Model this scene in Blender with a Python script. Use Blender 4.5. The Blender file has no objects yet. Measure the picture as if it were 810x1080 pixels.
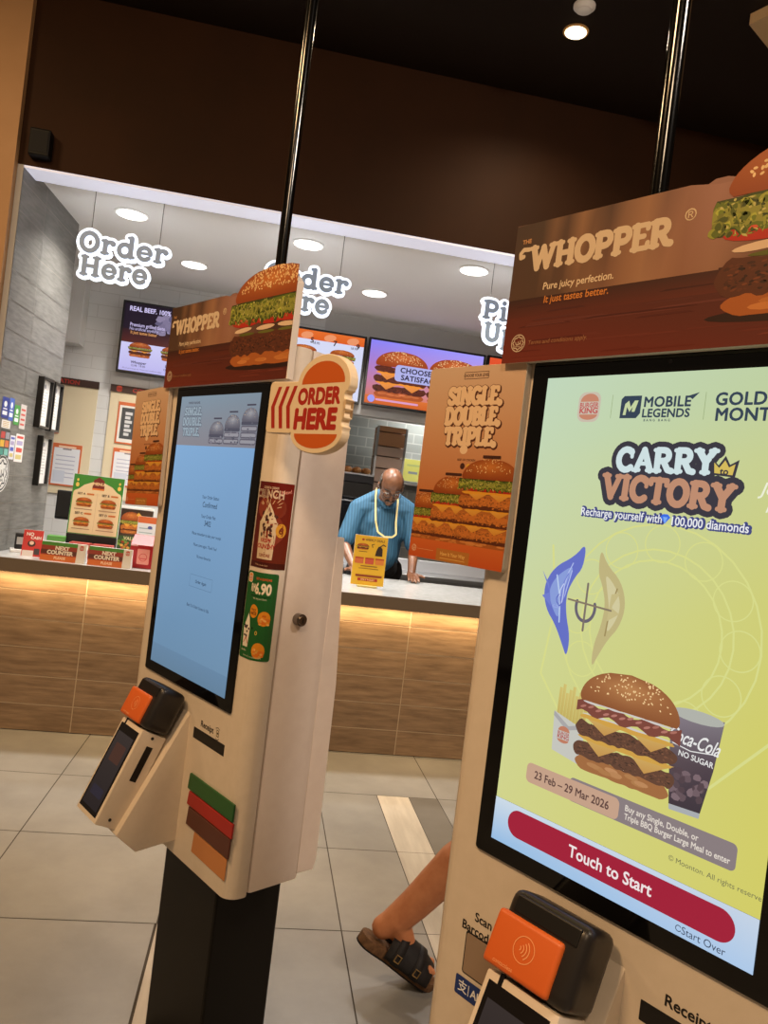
import bpy, bmesh, math, random
from mathutils import Vector, Matrix, noise
from mathutils.geometry import tessellate_polygon, delaunay_2d_cdt
SC = bpy.context.scene
COL = SC.collection
PI = math.pi
R = math.radians

# ---------------------------------------------------------------- colours and materials
def lin(c):
    out = []
    for v in c[:3]:
        v = max(0.0, min(255.0, v)) / 255.0
        out.append(v / 12.92 if v <= 0.04045 else ((v + 0.055) / 1.055) ** 2.4)
    return tuple(out)

def rgba(c):
    return (*lin(c), 1.0)

MATS = {}
def base_mat(name):
    m = bpy.data.materials.new(name)
    m.use_nodes = True
    nt = m.node_tree
    return m, nt, nt.nodes['Principled BSDF']

def mat(name, c, rough=.5, metal=0.0, spec=.5, emit=0.0, emit_c=None, coat=0.0):
    if name in MATS: return MATS[name]
    m, nt, b = base_mat(name)
    b.inputs['Base Color'].default_value = rgba(c)
    b.inputs['Roughness'].default_value = rough
    b.inputs['Metallic'].default_value = metal
    b.inputs['Specular IOR Level'].default_value = spec
    b.inputs['Coat Weight'].default_value = coat
    if emit:
        b.inputs['Emission Color'].default_value = rgba(emit_c or c)
        b.inputs['Emission Strength'].default_value = emit
    MATS[name] = m
    return m

def mat_noise(name, c1, c2, scale=(5, 5, 5), rough=.5, detail=5, metal=0.0, bump=0.0, attr=False, spec=.5, lo=.35, hi=.65):
    """Two tones mixed by a noise in object space; attr multiplies by the per-face tone stored in the mesh."""
    if name in MATS: return MATS[name]
    m, nt, b = base_mat(name)
    N, L = nt.nodes, nt.links
    tc = N.new('ShaderNodeTexCoord'); mp = N.new('ShaderNodeMapping')
    mp.inputs['Scale'].default_value = scale
    L.new(tc.outputs['Object'], mp.inputs['Vector'])
    nz = N.new('ShaderNodeTexNoise'); nz.inputs['Scale'].default_value = 1.0; nz.inputs['Detail'].default_value = detail
    nz.inputs['Roughness'].default_value = .6
    L.new(mp.outputs['Vector'], nz.inputs['Vector'])
    rp = N.new('ShaderNodeValToRGB')
    rp.color_ramp.elements[0].position = lo; rp.color_ramp.elements[1].position = hi
    rp.color_ramp.elements[0].color = rgba(c1); rp.color_ramp.elements[1].color = rgba(c2)
    L.new(nz.outputs['Fac'], rp.inputs['Fac'])
    out = rp.outputs['Color']
    if attr:
        at = N.new('ShaderNodeAttribute'); at.attribute_name = 'col'
        mx = N.new('ShaderNodeMix'); mx.data_type = 'RGBA'; mx.blend_type = 'MULTIPLY'; mx.inputs['Factor'].default_value = 1.0
        L.new(out, mx.inputs['A']); L.new(at.outputs['Color'], mx.inputs['B'])
        out = mx.outputs['Result']
    L.new(out, b.inputs['Base Color'])
    b.inputs['Roughness'].default_value = rough; b.inputs['Metallic'].default_value = metal
    b.inputs['Specular IOR Level'].default_value = spec
    if bump:
        bp = N.new('ShaderNodeBump'); bp.inputs['Strength'].default_value = bump; bp.inputs['Distance'].default_value = .002
        L.new(nz.outputs['Fac'], bp.inputs['Height']); L.new(bp.outputs['Normal'], b.inputs['Normal'])
    MATS[name] = m
    return m

def mat_brick(name, c1, c2, grout, bw, bh, rough=.2, mortar=.006):
    """Tiles on an x-z wall."""
    m, nt, b = base_mat(name)
    N, L = nt.nodes, nt.links
    tc = N.new('ShaderNodeTexCoord'); sx = N.new('ShaderNodeSeparateXYZ'); cx = N.new('ShaderNodeCombineXYZ')
    L.new(tc.outputs['Object'], sx.inputs[0]); L.new(sx.outputs['X'], cx.inputs['X']); L.new(sx.outputs['Z'], cx.inputs['Y'])
    br = N.new('ShaderNodeTexBrick'); br.inputs['Scale'].default_value = 1.0
    br.inputs['Color1'].default_value = rgba(c1); br.inputs['Color2'].default_value = rgba(c2); br.inputs['Mortar'].default_value = rgba(grout)
    br.inputs['Mortar Size'].default_value = mortar; br.inputs['Brick Width'].default_value = bw; br.inputs['Row Height'].default_value = bh
    br.inputs['Mortar Smooth'].default_value = .2
    L.new(cx.outputs[0], br.inputs['Vector']); L.new(br.outputs['Color'], b.inputs['Base Color'])
    b.inputs['Roughness'].default_value = rough
    return m

def mat_print(name, rough=.45, spec=.4, coat=0.0):
    """Ink on a printed board: the colours come from the mesh."""
    if name in MATS: return MATS[name]
    m, nt, b = base_mat(name)
    at = nt.nodes.new('ShaderNodeAttribute'); at.attribute_name = 'col'
    nt.links.new(at.outputs['Color'], b.inputs['Base Color'])
    b.inputs['Roughness'].default_value = rough; b.inputs['Specular IOR Level'].default_value = spec
    b.inputs['Coat Weight'].default_value = coat
    MATS[name] = m
    return m

def mat_screen(name, strength=1.0, rough=.12, spec=.35):
    if name in MATS: return MATS[name]
    m, nt, b = base_mat(name)
    at = nt.nodes.new('ShaderNodeAttribute'); at.attribute_name = 'col'
    b.inputs['Base Color'].default_value = (.004, .004, .004, 1)
    nt.links.new(at.outputs['Color'], b.inputs['Emission Color'])
    b.inputs['Emission Strength'].default_value = strength
    b.inputs['Roughness'].default_value = rough; b.inputs['Specular IOR Level'].default_value = spec
    MATS[name] = m
    return m

PRINT = mat_print('printed_ink')
GLOSSY_PRINT = mat_print('glossy_printed_ink', rough=.25, spec=.5)
SCREEN = mat_screen('lit_screen', 1.0)
TVSCREEN = mat_screen('lit_menu_screen', 1.0, rough=.4, spec=.1)
M = dict(
    cream=mat_noise('cream_powder_coat', (226, 212, 194), (231, 217, 200), (40, 40, 40), rough=.42),
    side=mat_noise('pale_powder_coat', (232, 216, 204), (236, 221, 209), (40, 40, 40), rough=.5),
    black=mat('matte_black', (14, 12, 11), .45),
    glass_black=mat('black_screen_glass', (7, 6, 6), .06, spec=.5),
    post=mat('black_steel_post', (13, 10, 7), .4, spec=.3),
    pole=mat('gloss_black_pole', (8, 7, 6), .12, spec=.6),
    board=mat('white_foam_board', (226, 214, 202), .55),
    sign_cream=mat('cream_sign_board', (238, 216, 182), .5),
    steel=mat('brushed_steel', (190, 192, 195), .28, metal=1.0),
    chrome=mat('chrome', (200, 200, 200), .15, metal=1.0),
    orange=mat('orange_plastic', (222, 104, 40), .42),
    dark_plastic=mat('charcoal_plastic', (38, 34, 32), .35),
    pod_dark=mat('terminal_glass', (24, 20, 19), .1, spec=.5),
    white=mat('white_paint', (232, 230, 228), .6),
    white_plastic=mat('white_plastic', (235, 233, 230), .4),
    frame_black=mat('black_frame', (18, 17, 17), .35),
    skin=mat_noise('skin', (170, 112, 78), (186, 126, 90), (30, 30, 30), rough=.5),
    skin_leg=mat_noise('tanned_skin', (196, 122, 78), (210, 138, 92), (22, 22, 22), rough=.5),
)

# ---------------------------------------------------------------- objects
def link(name, me, mats=(), parent=None, smooth=False):
    o = bpy.data.objects.new(name, me)
    COL.objects.link(o)
    for m in (mats if isinstance(mats, (list, tuple)) else [mats]):
        if m is not None: me.materials.append(m)
    if parent is not None: o.parent = parent
    if smooth:
        for p in me.polygons: p.use_smooth = True
    return o

def tag(o, label, cat, group=None, kind=None):
    o['label'] = label; o['category'] = cat
    if group: o['group'] = group
    if kind: o['kind'] = kind
    return o

def thing(name, label, cat, loc=(0, 0, 0), rot=0.0, group=None):
    o = bpy.data.objects.new(name, None); COL.objects.link(o)
    o.empty_display_size = .05
    o.location = loc
    o.rotation_euler = rot if isinstance(rot, tuple) else (0, 0, rot)
    return tag(o, label, cat, group)

def copy_tree(o, parent=None):
    c = o.copy(); COL.objects.link(c)
    if parent is not None: c.parent = parent
    for ch in list(o.children): copy_tree(ch, c)
    return c

class MB:
    """Collects solid shapes into one mesh."""
    def __init__(s): s.bm = bmesh.new()
    def box(s, a, b, bev=0.0, seg=2, mi=0, mtx=None):
        t = bmesh.new()
        bmesh.ops.create_cube(t, size=1.0)
        sx = [abs(b[i] - a[i]) for i in range(3)]; cc = [(a[i] + b[i]) / 2 for i in range(3)]
        for v in t.verts: v.co = Vector((v.co[i] * sx[i] + cc[i] for i in range(3)))
        if bev: bmesh.ops.bevel(t, geom=list(t.edges), offset=min(bev, min(sx) * .45), segments=seg, affect='EDGES', profile=.6)
        s.merge(t, mi, mtx); return s
    def merge(s, t, mi=0, mtx=None):
        if mtx is not None: bmesh.ops.transform(t, matrix=mtx, verts=list(t.verts))
        for f in t.faces: f.material_index = mi
        me = bpy.data.meshes.new('tmp'); t.to_mesh(me); t.free()
        s.bm.from_mesh(me); bpy.data.meshes.remove(me)
    def prism(s, pts, f, h0, h1, bev=0.0, seg=2, mi=0, bev_all=True):
        """Extrudes the outline pts; f(x, y, h) places a point."""
        t = bmesh.new()
        lo = [t.verts.new(f(x, y, h0)) for x, y in pts]; hi = [t.verts.new(f(x, y, h1)) for x, y in pts]
        n = len(pts)
        t.faces.new(lo[::-1]); top = t.faces.new(hi)
        for i in range(n): t.faces.new((lo[i], lo[(i + 1) % n], hi[(i + 1) % n], hi[i]))
        bmesh.ops.recalc_face_normals(t, faces=list(t.faces))
        if bev:
            ed = list(t.edges) if bev_all else list(top.edges)
            bmesh.ops.bevel(t, geom=ed, offset=bev, segments=seg, affect='EDGES', profile=.6)
        s.merge(t, mi); return s
    def cyl(s, p0, p1, r0, r1=None, n=20, mi=0, cap=True):
        r1 = r0 if r1 is None else r1
        p0, p1 = Vector(p0), Vector(p1); d = p1 - p0
        t = bmesh.new()
        bmesh.ops.create_cone(t, cap_ends=cap, segments=n, radius1=r0, radius2=r1, depth=d.length)
        q = Vector((0, 0, 1)).rotation_difference(d.normalized()).to_matrix().to_4x4()
        s.merge(t, mi, Matrix.Translation((p0 + p1) / 2) @ q); return s
    def ball(s, c, r, mi=0, n=12):
        t = bmesh.new(); bmesh.ops.create_uvsphere(t, u_segments=n * 2, v_segments=n, radius=1.0)
        r = (r, r, r) if not isinstance(r, (tuple, list)) else r
        s.merge(t, mi, Matrix.Translation(Vector(c)) @ Matrix.Diagonal((*r, 1))); return s
    def lathe(s, prof, c=(0, 0, 0), n=28, mi=0):
        t = bmesh.new(); rings = []
        for r, z in prof:
            rings.append([t.verts.new((c[0] + r * math.cos(2 * PI * k / n), c[1] + r * math.sin(2 * PI * k / n), c[2] + z)) for k in range(n)])
        for a, b in zip(rings, rings[1:]):
            for k in range(n): t.faces.new((a[k], a[(k + 1) % n], b[(k + 1) % n], b[k]))
        t.faces.new(rings[0][::-1]); t.faces.new(rings[-1])
        bmesh.ops.recalc_face_normals(t, faces=list(t.faces))
        s.merge(t, mi); return s
    def tube(s, pts, r, n=8, mi=0):
        pts = [Vector(p) for p in pts]; t = bmesh.new(); rings = []
        for i, p in enumerate(pts):
            d = (pts[min(i + 1, len(pts) - 1)] - pts[max(i - 1, 0)]).normalized()
            a = d.orthogonal().normalized() if i == 0 else (a - d * a.dot(d)).normalized()
            b = d.cross(a)
            rr = r[i] if isinstance(r, (list, tuple)) else r
            rings.append([t.verts.new(p + (a * math.cos(2 * PI * k / n) + b * math.sin(2 * PI * k / n)) * rr) for k in range(n)])
        for A_, B_ in zip(rings, rings[1:]):
            for k in range(n): t.faces.new((A_[k], A_[(k + 1) % n], B_[(k + 1) % n], B_[k]))
        t.faces.new(rings[0][::-1]); t.faces.new(rings[-1])
        bmesh.ops.recalc_face_normals(t, faces=list(t.faces))
        s.merge(t, mi); return s
    def build(s, name, mats, parent=None, smooth=False, bevel=0.0):
        me = bpy.data.meshes.new(name); s.bm.to_mesh(me); s.bm.free()
        o = link(name, me, mats, parent, smooth)
        if smooth:
            try: me.set_sharp_from_angle(angle=R(40))
            except Exception: pass
        return o

def struct(name, bm_or_obj, mats=None):
    o = bm_or_obj.build(name, mats) if isinstance(bm_or_obj, MB) else bm_or_obj
    o['kind'] = 'structure'
    return o

# ---------------------------------------------------------------- flat artwork: prints and screens
_TC = {}
def p_area(q): return sum(q[i][0] * q[(i + 1) % len(q)][1] - q[(i + 1) % len(q)][0] * q[i][1] for i in range(len(q))) / 2
def fatten(vs, fs, fat):
    """Thickens each letter evenly all round and merges it into one sheet."""
    par = list(range(len(vs)))
    def find(a):
        while par[a] != a: par[a] = par[par[a]]; a = par[a]
        return a
    for q in fs:
        for a in q[1:]: par[find(a)] = find(q[0])
    comps = {}
    for q in fs: comps.setdefault(find(q[0]), []).append(q)
    V, F = [], []
    for qs in comps.values():
        cnt = {}
        for q in qs:
            for i in range(len(q)):
                ed = (q[i], q[(i + 1) % len(q)]); ky = (min(ed), max(ed)); cnt[ky] = cnt.get(ky, 0) + 1
        base = [[vs[i] for i in q] for q in qs]; polys = [q for q in base if abs(p_area(q)) > 1e-6]
        rim = [ky for ky, c in cnt.items() if c == 1]
        for a, b in rim:
            (x0, y0), (x1, y1) = vs[a], vs[b]; d = math.hypot(x1 - x0, y1 - y0)
            if d < 1e-4: continue
            nx, ny = -(y1 - y0) / d * fat, (x1 - x0) / d * fat
            polys.append([(x0 - nx, y0 - ny), (x1 - nx, y1 - ny), (x1 + nx, y1 + ny), (x0 + nx, y0 + ny)])
        for a in {i for ky in rim for i in ky}:
            polys.append([(vs[a][0] + fat * math.cos(PI * k / 3 + .26), vs[a][1] + fat * math.sin(PI * k / 3 + .26)) for k in range(6)])
        per = sum(math.hypot(vs[a][0] - vs[b][0], vs[a][1] - vs[b][1]) for a, b in rim)
        lim_ = sum(abs(p_area(q)) for q in base) + per * fat * 1.35 + 8 * fat * fat
        v, f = union2d(polys)
        if sum(abs(p_area([v[i] for i in t])) for t in f) > lim_:
            v, f = [p for p in vs], [tuple(q) for q in qs]
        b = len(V); V += v; F += [tuple(b + i for i in t) for t in f]
    return V, F
def raw_text(s, bold, shear, spacing, lsp=1.0):
    key = (s, round(bold, 4), shear, spacing)
    if key in _TC: return _TC[key]
    cu = bpy.data.curves.new('t', 'FONT'); cu.body = s; cu.size = 1.0; cu.resolution_u = 3
    fat = bold if bold > .008 else 0.0
    cu.offset = 0 if fat else bold; cu.shear = shear; cu.space_character = spacing; cu.fill_mode = 'FRONT'; cu.align_x = 'CENTER'
    o = bpy.data.objects.new('t', cu); COL.objects.link(o)
    dg = bpy.context.evaluated_depsgraph_get(); dg.update()
    me = bpy.data.meshes.new_from_object(o.evaluated_get(dg))
    vs = [(v.co.x, v.co.y) for v in me.vertices]; fs = [tuple(p.vertices) for p in me.polygons]
    if fat > 0 and fs: vs, fs = fatten(vs, fs, fat)
    bpy.data.meshes.remove(me); bpy.data.objects.remove(o); bpy.data.curves.remove(cu)
    _TC[key] = (vs, fs)
    return vs, fs
_hv, _ = raw_text('H', 0, 0, 1)
CAP = max(v[1] for v in _hv) - min(v[1] for v in _hv)

def arc(cx, cy, rx, ry, a0, a1, n=None):
    n = n or max(4, int(abs(a1 - a0) / 24))
    return [(cx + rx * math.cos(R(a0 + (a1 - a0) * i / n)), cy + ry * math.sin(R(a0 + (a1 - a0) * i / n))) for i in range(n + 1)]

def _sf(x, y, l=.13): return ([(x - l, y), (x + l, y)], .62)
def _stem(x, y0=.1, y1=.9, sl=True, sh=True):
    o = [([(x, y0), (x, y1)], 1)]
    if sl: o.append(_sf(x, y0 - .0, .13))
    if sh: o.append(_sf(x, y1 + .0, .13))
    return o
GLY = {
    'A': (.84, [([(.12, .1), (.42, .9)], .9), ([(.42, .9), (.72, .1)], 1), ([(.24, .36), (.6, .36)], .6), _sf(.12, .1), _sf(.72, .1)]),
    'B': (.8, _stem(.2) + [([(.2, .9)] + arc(.42, .71, .2, .19, 90, -90) + [(.2, .52)], .9), ([(.2, .52)] + arc(.44, .31, .22, .21, 90, -90) + [(.2, .1)], .9)]),
    'C': (.84, [(arc(.46, .5, .33, .41, 48, 312), 1), ([(.7, .62), (.7, .88)], .6)]),
    'D': (.86, _stem(.2) + [([(.2, .9)] + arc(.4, .5, .33, .4, 90, -90) + [(.2, .1)], 1)]),
    'E': (.76, _stem(.2) + [([(.2, .9), (.62, .9), (.63, .76)], .7), ([(.2, .51), (.5, .51)], .7), ([(.2, .1), (.64, .1), (.66, .26)], .7)]),
    'G': (.88, [(arc(.46, .5, .33, .41, 50, 340), 1), ([(.78, .16), (.78, .44), (.54, .44)], .8)]),
    'H': (.94, _stem(.2) + _stem(.72) + [([(.2, .5), (.72, .5)], .8)]),
    'I': (.42, _stem(.21)),
    'L': (.72, _stem(.2) + [([(.2, .1), (.62, .1), (.64, .28)], .7)]),
    'N': (.94, _stem(.2) + _stem(.74) + [([(.2, .9), (.74, .1)], .9)]),
    'O': (.9, [(arc(.45, .5, .33, .41, 0, 360), 1)]),
    'P': (.8, _stem(.2) + [([(.2, .9)] + arc(.44, .68, .22, .22, 90, -90) + [(.2, .46)], .95)]),
    'R': (.88, _stem(.2) + [([(.2, .9)] + arc(.44, .69, .21, .21, 90, -90) + [(.2, .48)], .95), ([(.44, .48), (.64, .14), (.8, .1)], .95)]),
    'S': (.76, [(arc(.4, .7, .23, .2, 25, 200) + [(.32, .56), (.5, .46)] + arc(.38, .3, .25, .2, 35, -160), 1)]),
    'T': (.8, _stem(.4, sh=False) + [([(.08, .74), (.08, .9), (.72, .9), (.72, .74)], .75)]),
    'U': (.94, [([(.2, .9), (.2, .36)] + arc(.46, .36, .26, .27, 180, 360) + [(.72, .9)], 1), _sf(.2, .9), _sf(.72, .9)]),
    'V': (.86, [([(.14, .9), (.43, .1)], 1), ([(.43, .1), (.72, .9)], .85), _sf(.14, .9), _sf(.72, .9)]),
    'W': (1.22, [([(.14, .9), (.36, .1)], 1), ([(.36, .1), (.6, .86)], .85), ([(.6, .86), (.82, .1)], 1), ([(.82, .1), (1.06, .9)], .85), _sf(.14, .9, .15), _sf(1.06, .9)]),
    'Y': (.84, [([(.14, .9), (.42, .48), (.7, .9)], 1), ([(.42, .48), (.42, .1)], 1), _sf(.14, .9), _sf(.7, .9), _sf(.42, .1)]),
    'r': (.64, _stem(.2, .1, .66, True, False) + [([(.08, .66), (.2, .66)], .7), ([(.2, .42)] + arc(.42, .44, .2, .2, 165, 70), .85), ([(.5, .58), (.51, .57)], 1.2)]),
    'd': (.82, [(arc(.37, .37, .24, .28, 0, 360), .95), ([(.62, .1), (.62, .98)], 1), ([(.5, .98), (.62, .98)], .7), ([(.62, .1), (.74, .1)], .7)]),
    'e': (.74, [(arc(.37, .37, .25, .28, 0, 318), .95), ([(.14, .38), (.6, .38)], .6)]),
    'i': (.42, _stem(.21, .1, .66, True, False) + [([(.09, .66), (.21, .66)], .7), ([(.2, .92), (.21, .92)], 1.1)]),
    'c': (.68, [(arc(.38, .37, .25, .28, 50, 312), .95), ([(.54, .58), (.55, .57)], 1.1)]),
    'k': (.82, _stem(.2, .1, .98, True, False) + [([(.09, .98), (.2, .98)], .7), ([(.2, .32), (.58, .64)], .75), ([(.34, .42), (.64, .1)], .95), _sf(.64, .1, .1)]),
    'p': (.82, _stem(.2, -.24, .66, True, False) + [([(.08, .66), (.2, .66)], .7), (arc(.44, .37, .24, .28, 0, 360), .95)]),
    '.': (.3, [([(.12, .1), (.13, .1)], 1.3)]),
    ' ': (.4, []),
}
def glyph_strokes(s, x, y, h, sx=1.0, track=0.0, rot=0.0, slant=0.0, align='C'):
    """The strokes of a line of slab lettering: (points, relative width); y is the middle of the capitals."""
    tot = sum(GLY[c][0] + track for c in s) * h * sx
    cx = {'C': -tot / 2, 'L': 0, 'R': -tot}[align]
    ca, sa = math.cos(rot), math.sin(rot); out = []
    for c in s:
        adv, st = GLY[c]
        for pts, f in st:
            q = []
            for px, py in pts:
                a = cx + px * h * sx + slant * (py - .5) * h; b = (py - .5) * h
                q.append((x + a * ca - b * sa, y + a * sa + b * ca))
            out.append((q, f))
        cx += (adv + track) * h * sx
    return out

def capsule_polys(pts, w, n=10):
    out = []; r = w / 2
    for i, p in enumerate(pts):
        out.append([(p[0] + r * math.cos(2 * PI * k / n), p[1] + r * math.sin(2 * PI * k / n)) for k in range(n)])
        if i + 1 < len(pts):
            q = pts[i + 1]; dx, dy = q[0] - p[0], q[1] - p[1]; d = math.hypot(dx, dy)
            if d > 1e-9:
                nx, ny = -dy / d * r, dx / d * r
                out.append([(p[0] - nx, p[1] - ny), (q[0] - nx, q[1] - ny), (q[0] + nx, q[1] + ny), (p[0] + nx, p[1] + ny)])
    return out

def union2d(polys):
    """Merges overlapping outlines into one sheet of triangles."""
    xs = [p[0] for q in polys for p in q]; ys = [p[1] for q in polys for p in q]
    ox, oy = min(xs), min(ys); k = 100.0 / max(max(xs) - ox, max(ys) - oy, 1e-9)
    vs, fs = [], []
    for q in polys:
        b = len(vs); ar = sum(q[i][0] * q[(i + 1) % len(q)][1] - q[(i + 1) % len(q)][0] * q[i][1] for i in range(len(q)))
        idx = list(range(b, b + len(q)))
        vs += [Vector(((p[0] - ox) * k, (p[1] - oy) * k)) for p in q]; fs.append(idx if ar > 0 else idx[::-1])
    v, e, f, ov, oe, of = delaunay_2d_cdt(vs, [], fs, 1, 1e-4, True)
    pts = [(a.x / k + ox, a.y / k + oy) for a in v]
    return pts, [t for t, o in zip(f, of) if len(o)]

def clip_half(pts, cols, ax, lim, keep_less):
    out, oc = [], []
    n = len(pts)
    for i in range(n):
        a, b = pts[i], pts[(i + 1) % n]; ca, cb = cols[i], cols[(i + 1) % n]
        ia = (a[ax] <= lim) == keep_less or a[ax] == lim; ib = (b[ax] <= lim) == keep_less or b[ax] == lim
        if ia: out.append(a); oc.append(ca)
        if ia != ib:
            t = (lim - a[ax]) / (b[ax] - a[ax])
            out.append((a[0] + t * (b[0] - a[0]), a[1] + t * (b[1] - a[1]))); oc.append(tuple(ca[k] + t * (cb[k] - ca[k]) for k in range(3)))
    return out, oc

class Art:
    """Flat artwork built up in thin layers of ink; every shape lies a hair above the one before."""
    def __init__(s, eps=1e-5, clip=None):
        s.v, s.f, s.c = [], [], []; s.h = 0.0; s.eps = eps; s.clip = clip; s.gb = None; s.gi = 0
    def up(s):
        if s.gb is None: s.h += s.eps
        else: s.gi += 1; s.h = s.gb + (s.gi % 12 + 1) * s.eps
    def scatter(s, on):
        """Many small dabs share a dozen ink layers."""
        if on: s.gb = s.h; s.gi = 0
        else: s.h = s.gb + 13 * s.eps; s.gb = None
    def poly(s, pts, col, up=True):
        cols = [lin(c) for c in col] if isinstance(col, list) else [lin(col)] * len(pts)
        s._poly(list(pts), cols, up)
    def _poly(s, pts, cols, up=True):
        if s.clip:
            x0, x1, y0, y1 = s.clip
            for ax, lim, kl in ((0, x0, False), (0, x1, True), (1, y0, False), (1, y1, True)):
                if not pts: return
                if all(((p[ax] <= lim) == kl or p[ax] == lim) for p in pts): continue
                pts, cols = clip_half(pts, cols, ax, lim, kl)
            if len(pts) < 3: return
        if up: s.up()
        b = len(s.v)
        s.v += [(p[0], p[1], s.h) for p in pts]
        if len(pts) <= 4:
            area = sum(pts[i][0] * pts[(i + 1) % len(pts)][1] - pts[(i + 1) % len(pts)][0] * pts[i][1] for i in range(len(pts)))
            idx = list(range(len(pts)))
            if area < 0: idx.reverse()
            s.f.append([b + i for i in idx]); s.c.append([cols[i] for i in idx])
        else:
            for t in tessellate_polygon([[Vector((p[0], p[1], 0)) for p in pts]]):
                t = list(t)
                a, bb, c = (pts[i] for i in t)
                ar = (bb[0] - a[0]) * (c[1] - a[1]) - (c[0] - a[0]) * (bb[1] - a[1])
                if abs(ar) < 1e-14: continue
                if ar < 0: t.reverse()
                s.f.append([b + i for i in t]); s.c.append([cols[i] for i in t])
    def rect(s, x0, y0, x1, y1, col): s.poly([(x0, y0), (x1, y0), (x1, y1), (x0, y1)], col)
    def rrect(s, x0, y0, x1, y1, r, col, n=5):
        s.poly(rrect_pts(x0, y0, x1, y1, r, n), col)
    def grad(s, x0, y0, x1, y1, cb, ct, n=1, cbr=None, ctr=None):
        s.up(); cbr = cbr or cb; ctr = ctr or ct
        s._poly([(x0, y0), (x1, y0), (x1, y1), (x0, y1)], [lin(cb), lin(cbr), lin(ctr), lin(ct)], False)
    def ell(s, cx, cy, rx, ry, col, rot=0.0, n=18, wob=0.0, rng=None):
        p = []
        for k in range(n):
            a = 2 * PI * k / n; q = 1 + (rng.uniform(-wob, wob) if wob else 0)
            x, y = rx * q * math.cos(a), ry * q * math.sin(a)
            p.append((cx + x * math.cos(rot) - y * math.sin(rot), cy + x * math.sin(rot) + y * math.cos(rot)))
        s.poly(p, col)
    def stroke(s, pts, w, col, n=10):
        s.merged(capsule_polys(pts, w, n), col)
    def merged(s, polys, col):
        s.up(); v, f = union2d(polys)
        for t in f: s.poly([v[i] for i in t], col, up=False)
    def ring(s, cx, cy, rx, ry, w, col, a0=0, a1=360, n=None):
        s.stroke(arc(cx, cy, rx, ry, a0, a1, n or max(8, int(abs(a1 - a0) / 12))), w, col, 6)
    def text(s, t, x, y, h, col, bold=0.0, align='C', shear=0.0, rot=0.0, sx=1.0, sp=1.0, up=True):
        """Plain lettering, capitals h tall and centred on y."""
        vs, fs = raw_text(t, bold, shear, sp)
        if not vs: return 0
        k = h / CAP; xs = [v[0] for v in vs]; x0, x1 = min(xs), max(xs)
        dx = {'C': -(x0 + x1) / 2, 'L': -x0, 'R': -x1}[align]
        ca, sa = math.cos(rot), math.sin(rot)
        q = []
        for a, b in vs:
            a = (a + dx) * k * sx; b = b * k - h / 2
            q.append((x + a * ca - b * sa, y + a * sa + b * ca))
        if up: s.up()
        for f in fs: s.poly([q[i] for i in f], col, up=False)
        return (x1 - x0) * k * sx
    def slab(s, t, x, y, h, col, w=.2, outline=None, outline2=None, align='C', **kw):
        """Soft slab lettering from strokes, with optional (colour, extra width) outlines beneath."""
        st = glyph_strokes(t, x, y, h, align=align, **kw)
        for o in (outline2, outline):
            if o:
                dx, dy = (o[2], o[3]) if len(o) > 2 else (0, 0)
                s.merged([q for pts, f in st for q in capsule_polys([(a + dx, b + dy) for a, b in pts], (w * f) * h + o[1], 12)], o[0])
        s.merged([q for pts, f in st for q in capsule_polys(pts, w * f * h, 12)], col)
    def build(s, name, f, m, parent=None, cuts=(), bend=None):
        """f(x, y, h) places a point; cuts splits the artwork along x before it is bent."""
        me = bpy.data.meshes.new(name)
        me.from_pydata(s.v, [], s.f)
        at = me.color_attributes.new('col', 'FLOAT_COLOR', 'CORNER')
        i = 0; buf = []
        for cs in s.c:
            for c in cs: buf += [c[0], c[1], c[2], 1.0]
        at.data.foreach_set('color', buf)
        if cuts:
            bm = bmesh.new(); bm.from_mesh(me)
            for x in cuts:
                bmesh.ops.bisect_plane(bm, geom=list(bm.verts) + list(bm.edges) + list(bm.faces), plane_co=(x, 0, 0), plane_no=(1, 0, 0))
            bm.to_mesh(me); bm.free()
        for v in me.vertices: v.co = f(v.co.x, v.co.y, v.co.z)
        return link(name, me, m, parent)

def rrect_pts(x0, y0, x1, y1, r, n=5):
    r = min(r, abs(x1 - x0) / 2, abs(y1 - y0) / 2)
    p = []
    for cx, cy, a in ((x1 - r, y0 + r, -90), (x1 - r, y1 - r, 0), (x0 + r, y1 - r, 90), (x0 + r, y0 + r, 180)):
        p += arc(cx, cy, r, r, a, a + 90, n)
    return p

def smooth_pts(p, it=2):
    for _ in range(it):
        q = []
        for i in range(len(p)):
            a, b = p[i], p[(i + 1) % len(p)]
            q += [(a[0] * .75 + b[0] * .25, a[1] * .75 + b[1] * .25), (a[0] * .25 + b[0] * .75, a[1] * .25 + b[1] * .75)]
        p = q
    return p

def jit(c, rng, k): 
    d = rng.uniform(-k, k); return tuple(max(0, min(255, v + d * (1.0 if i == 0 else .9))) for i, v in enumerate(c))

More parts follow.
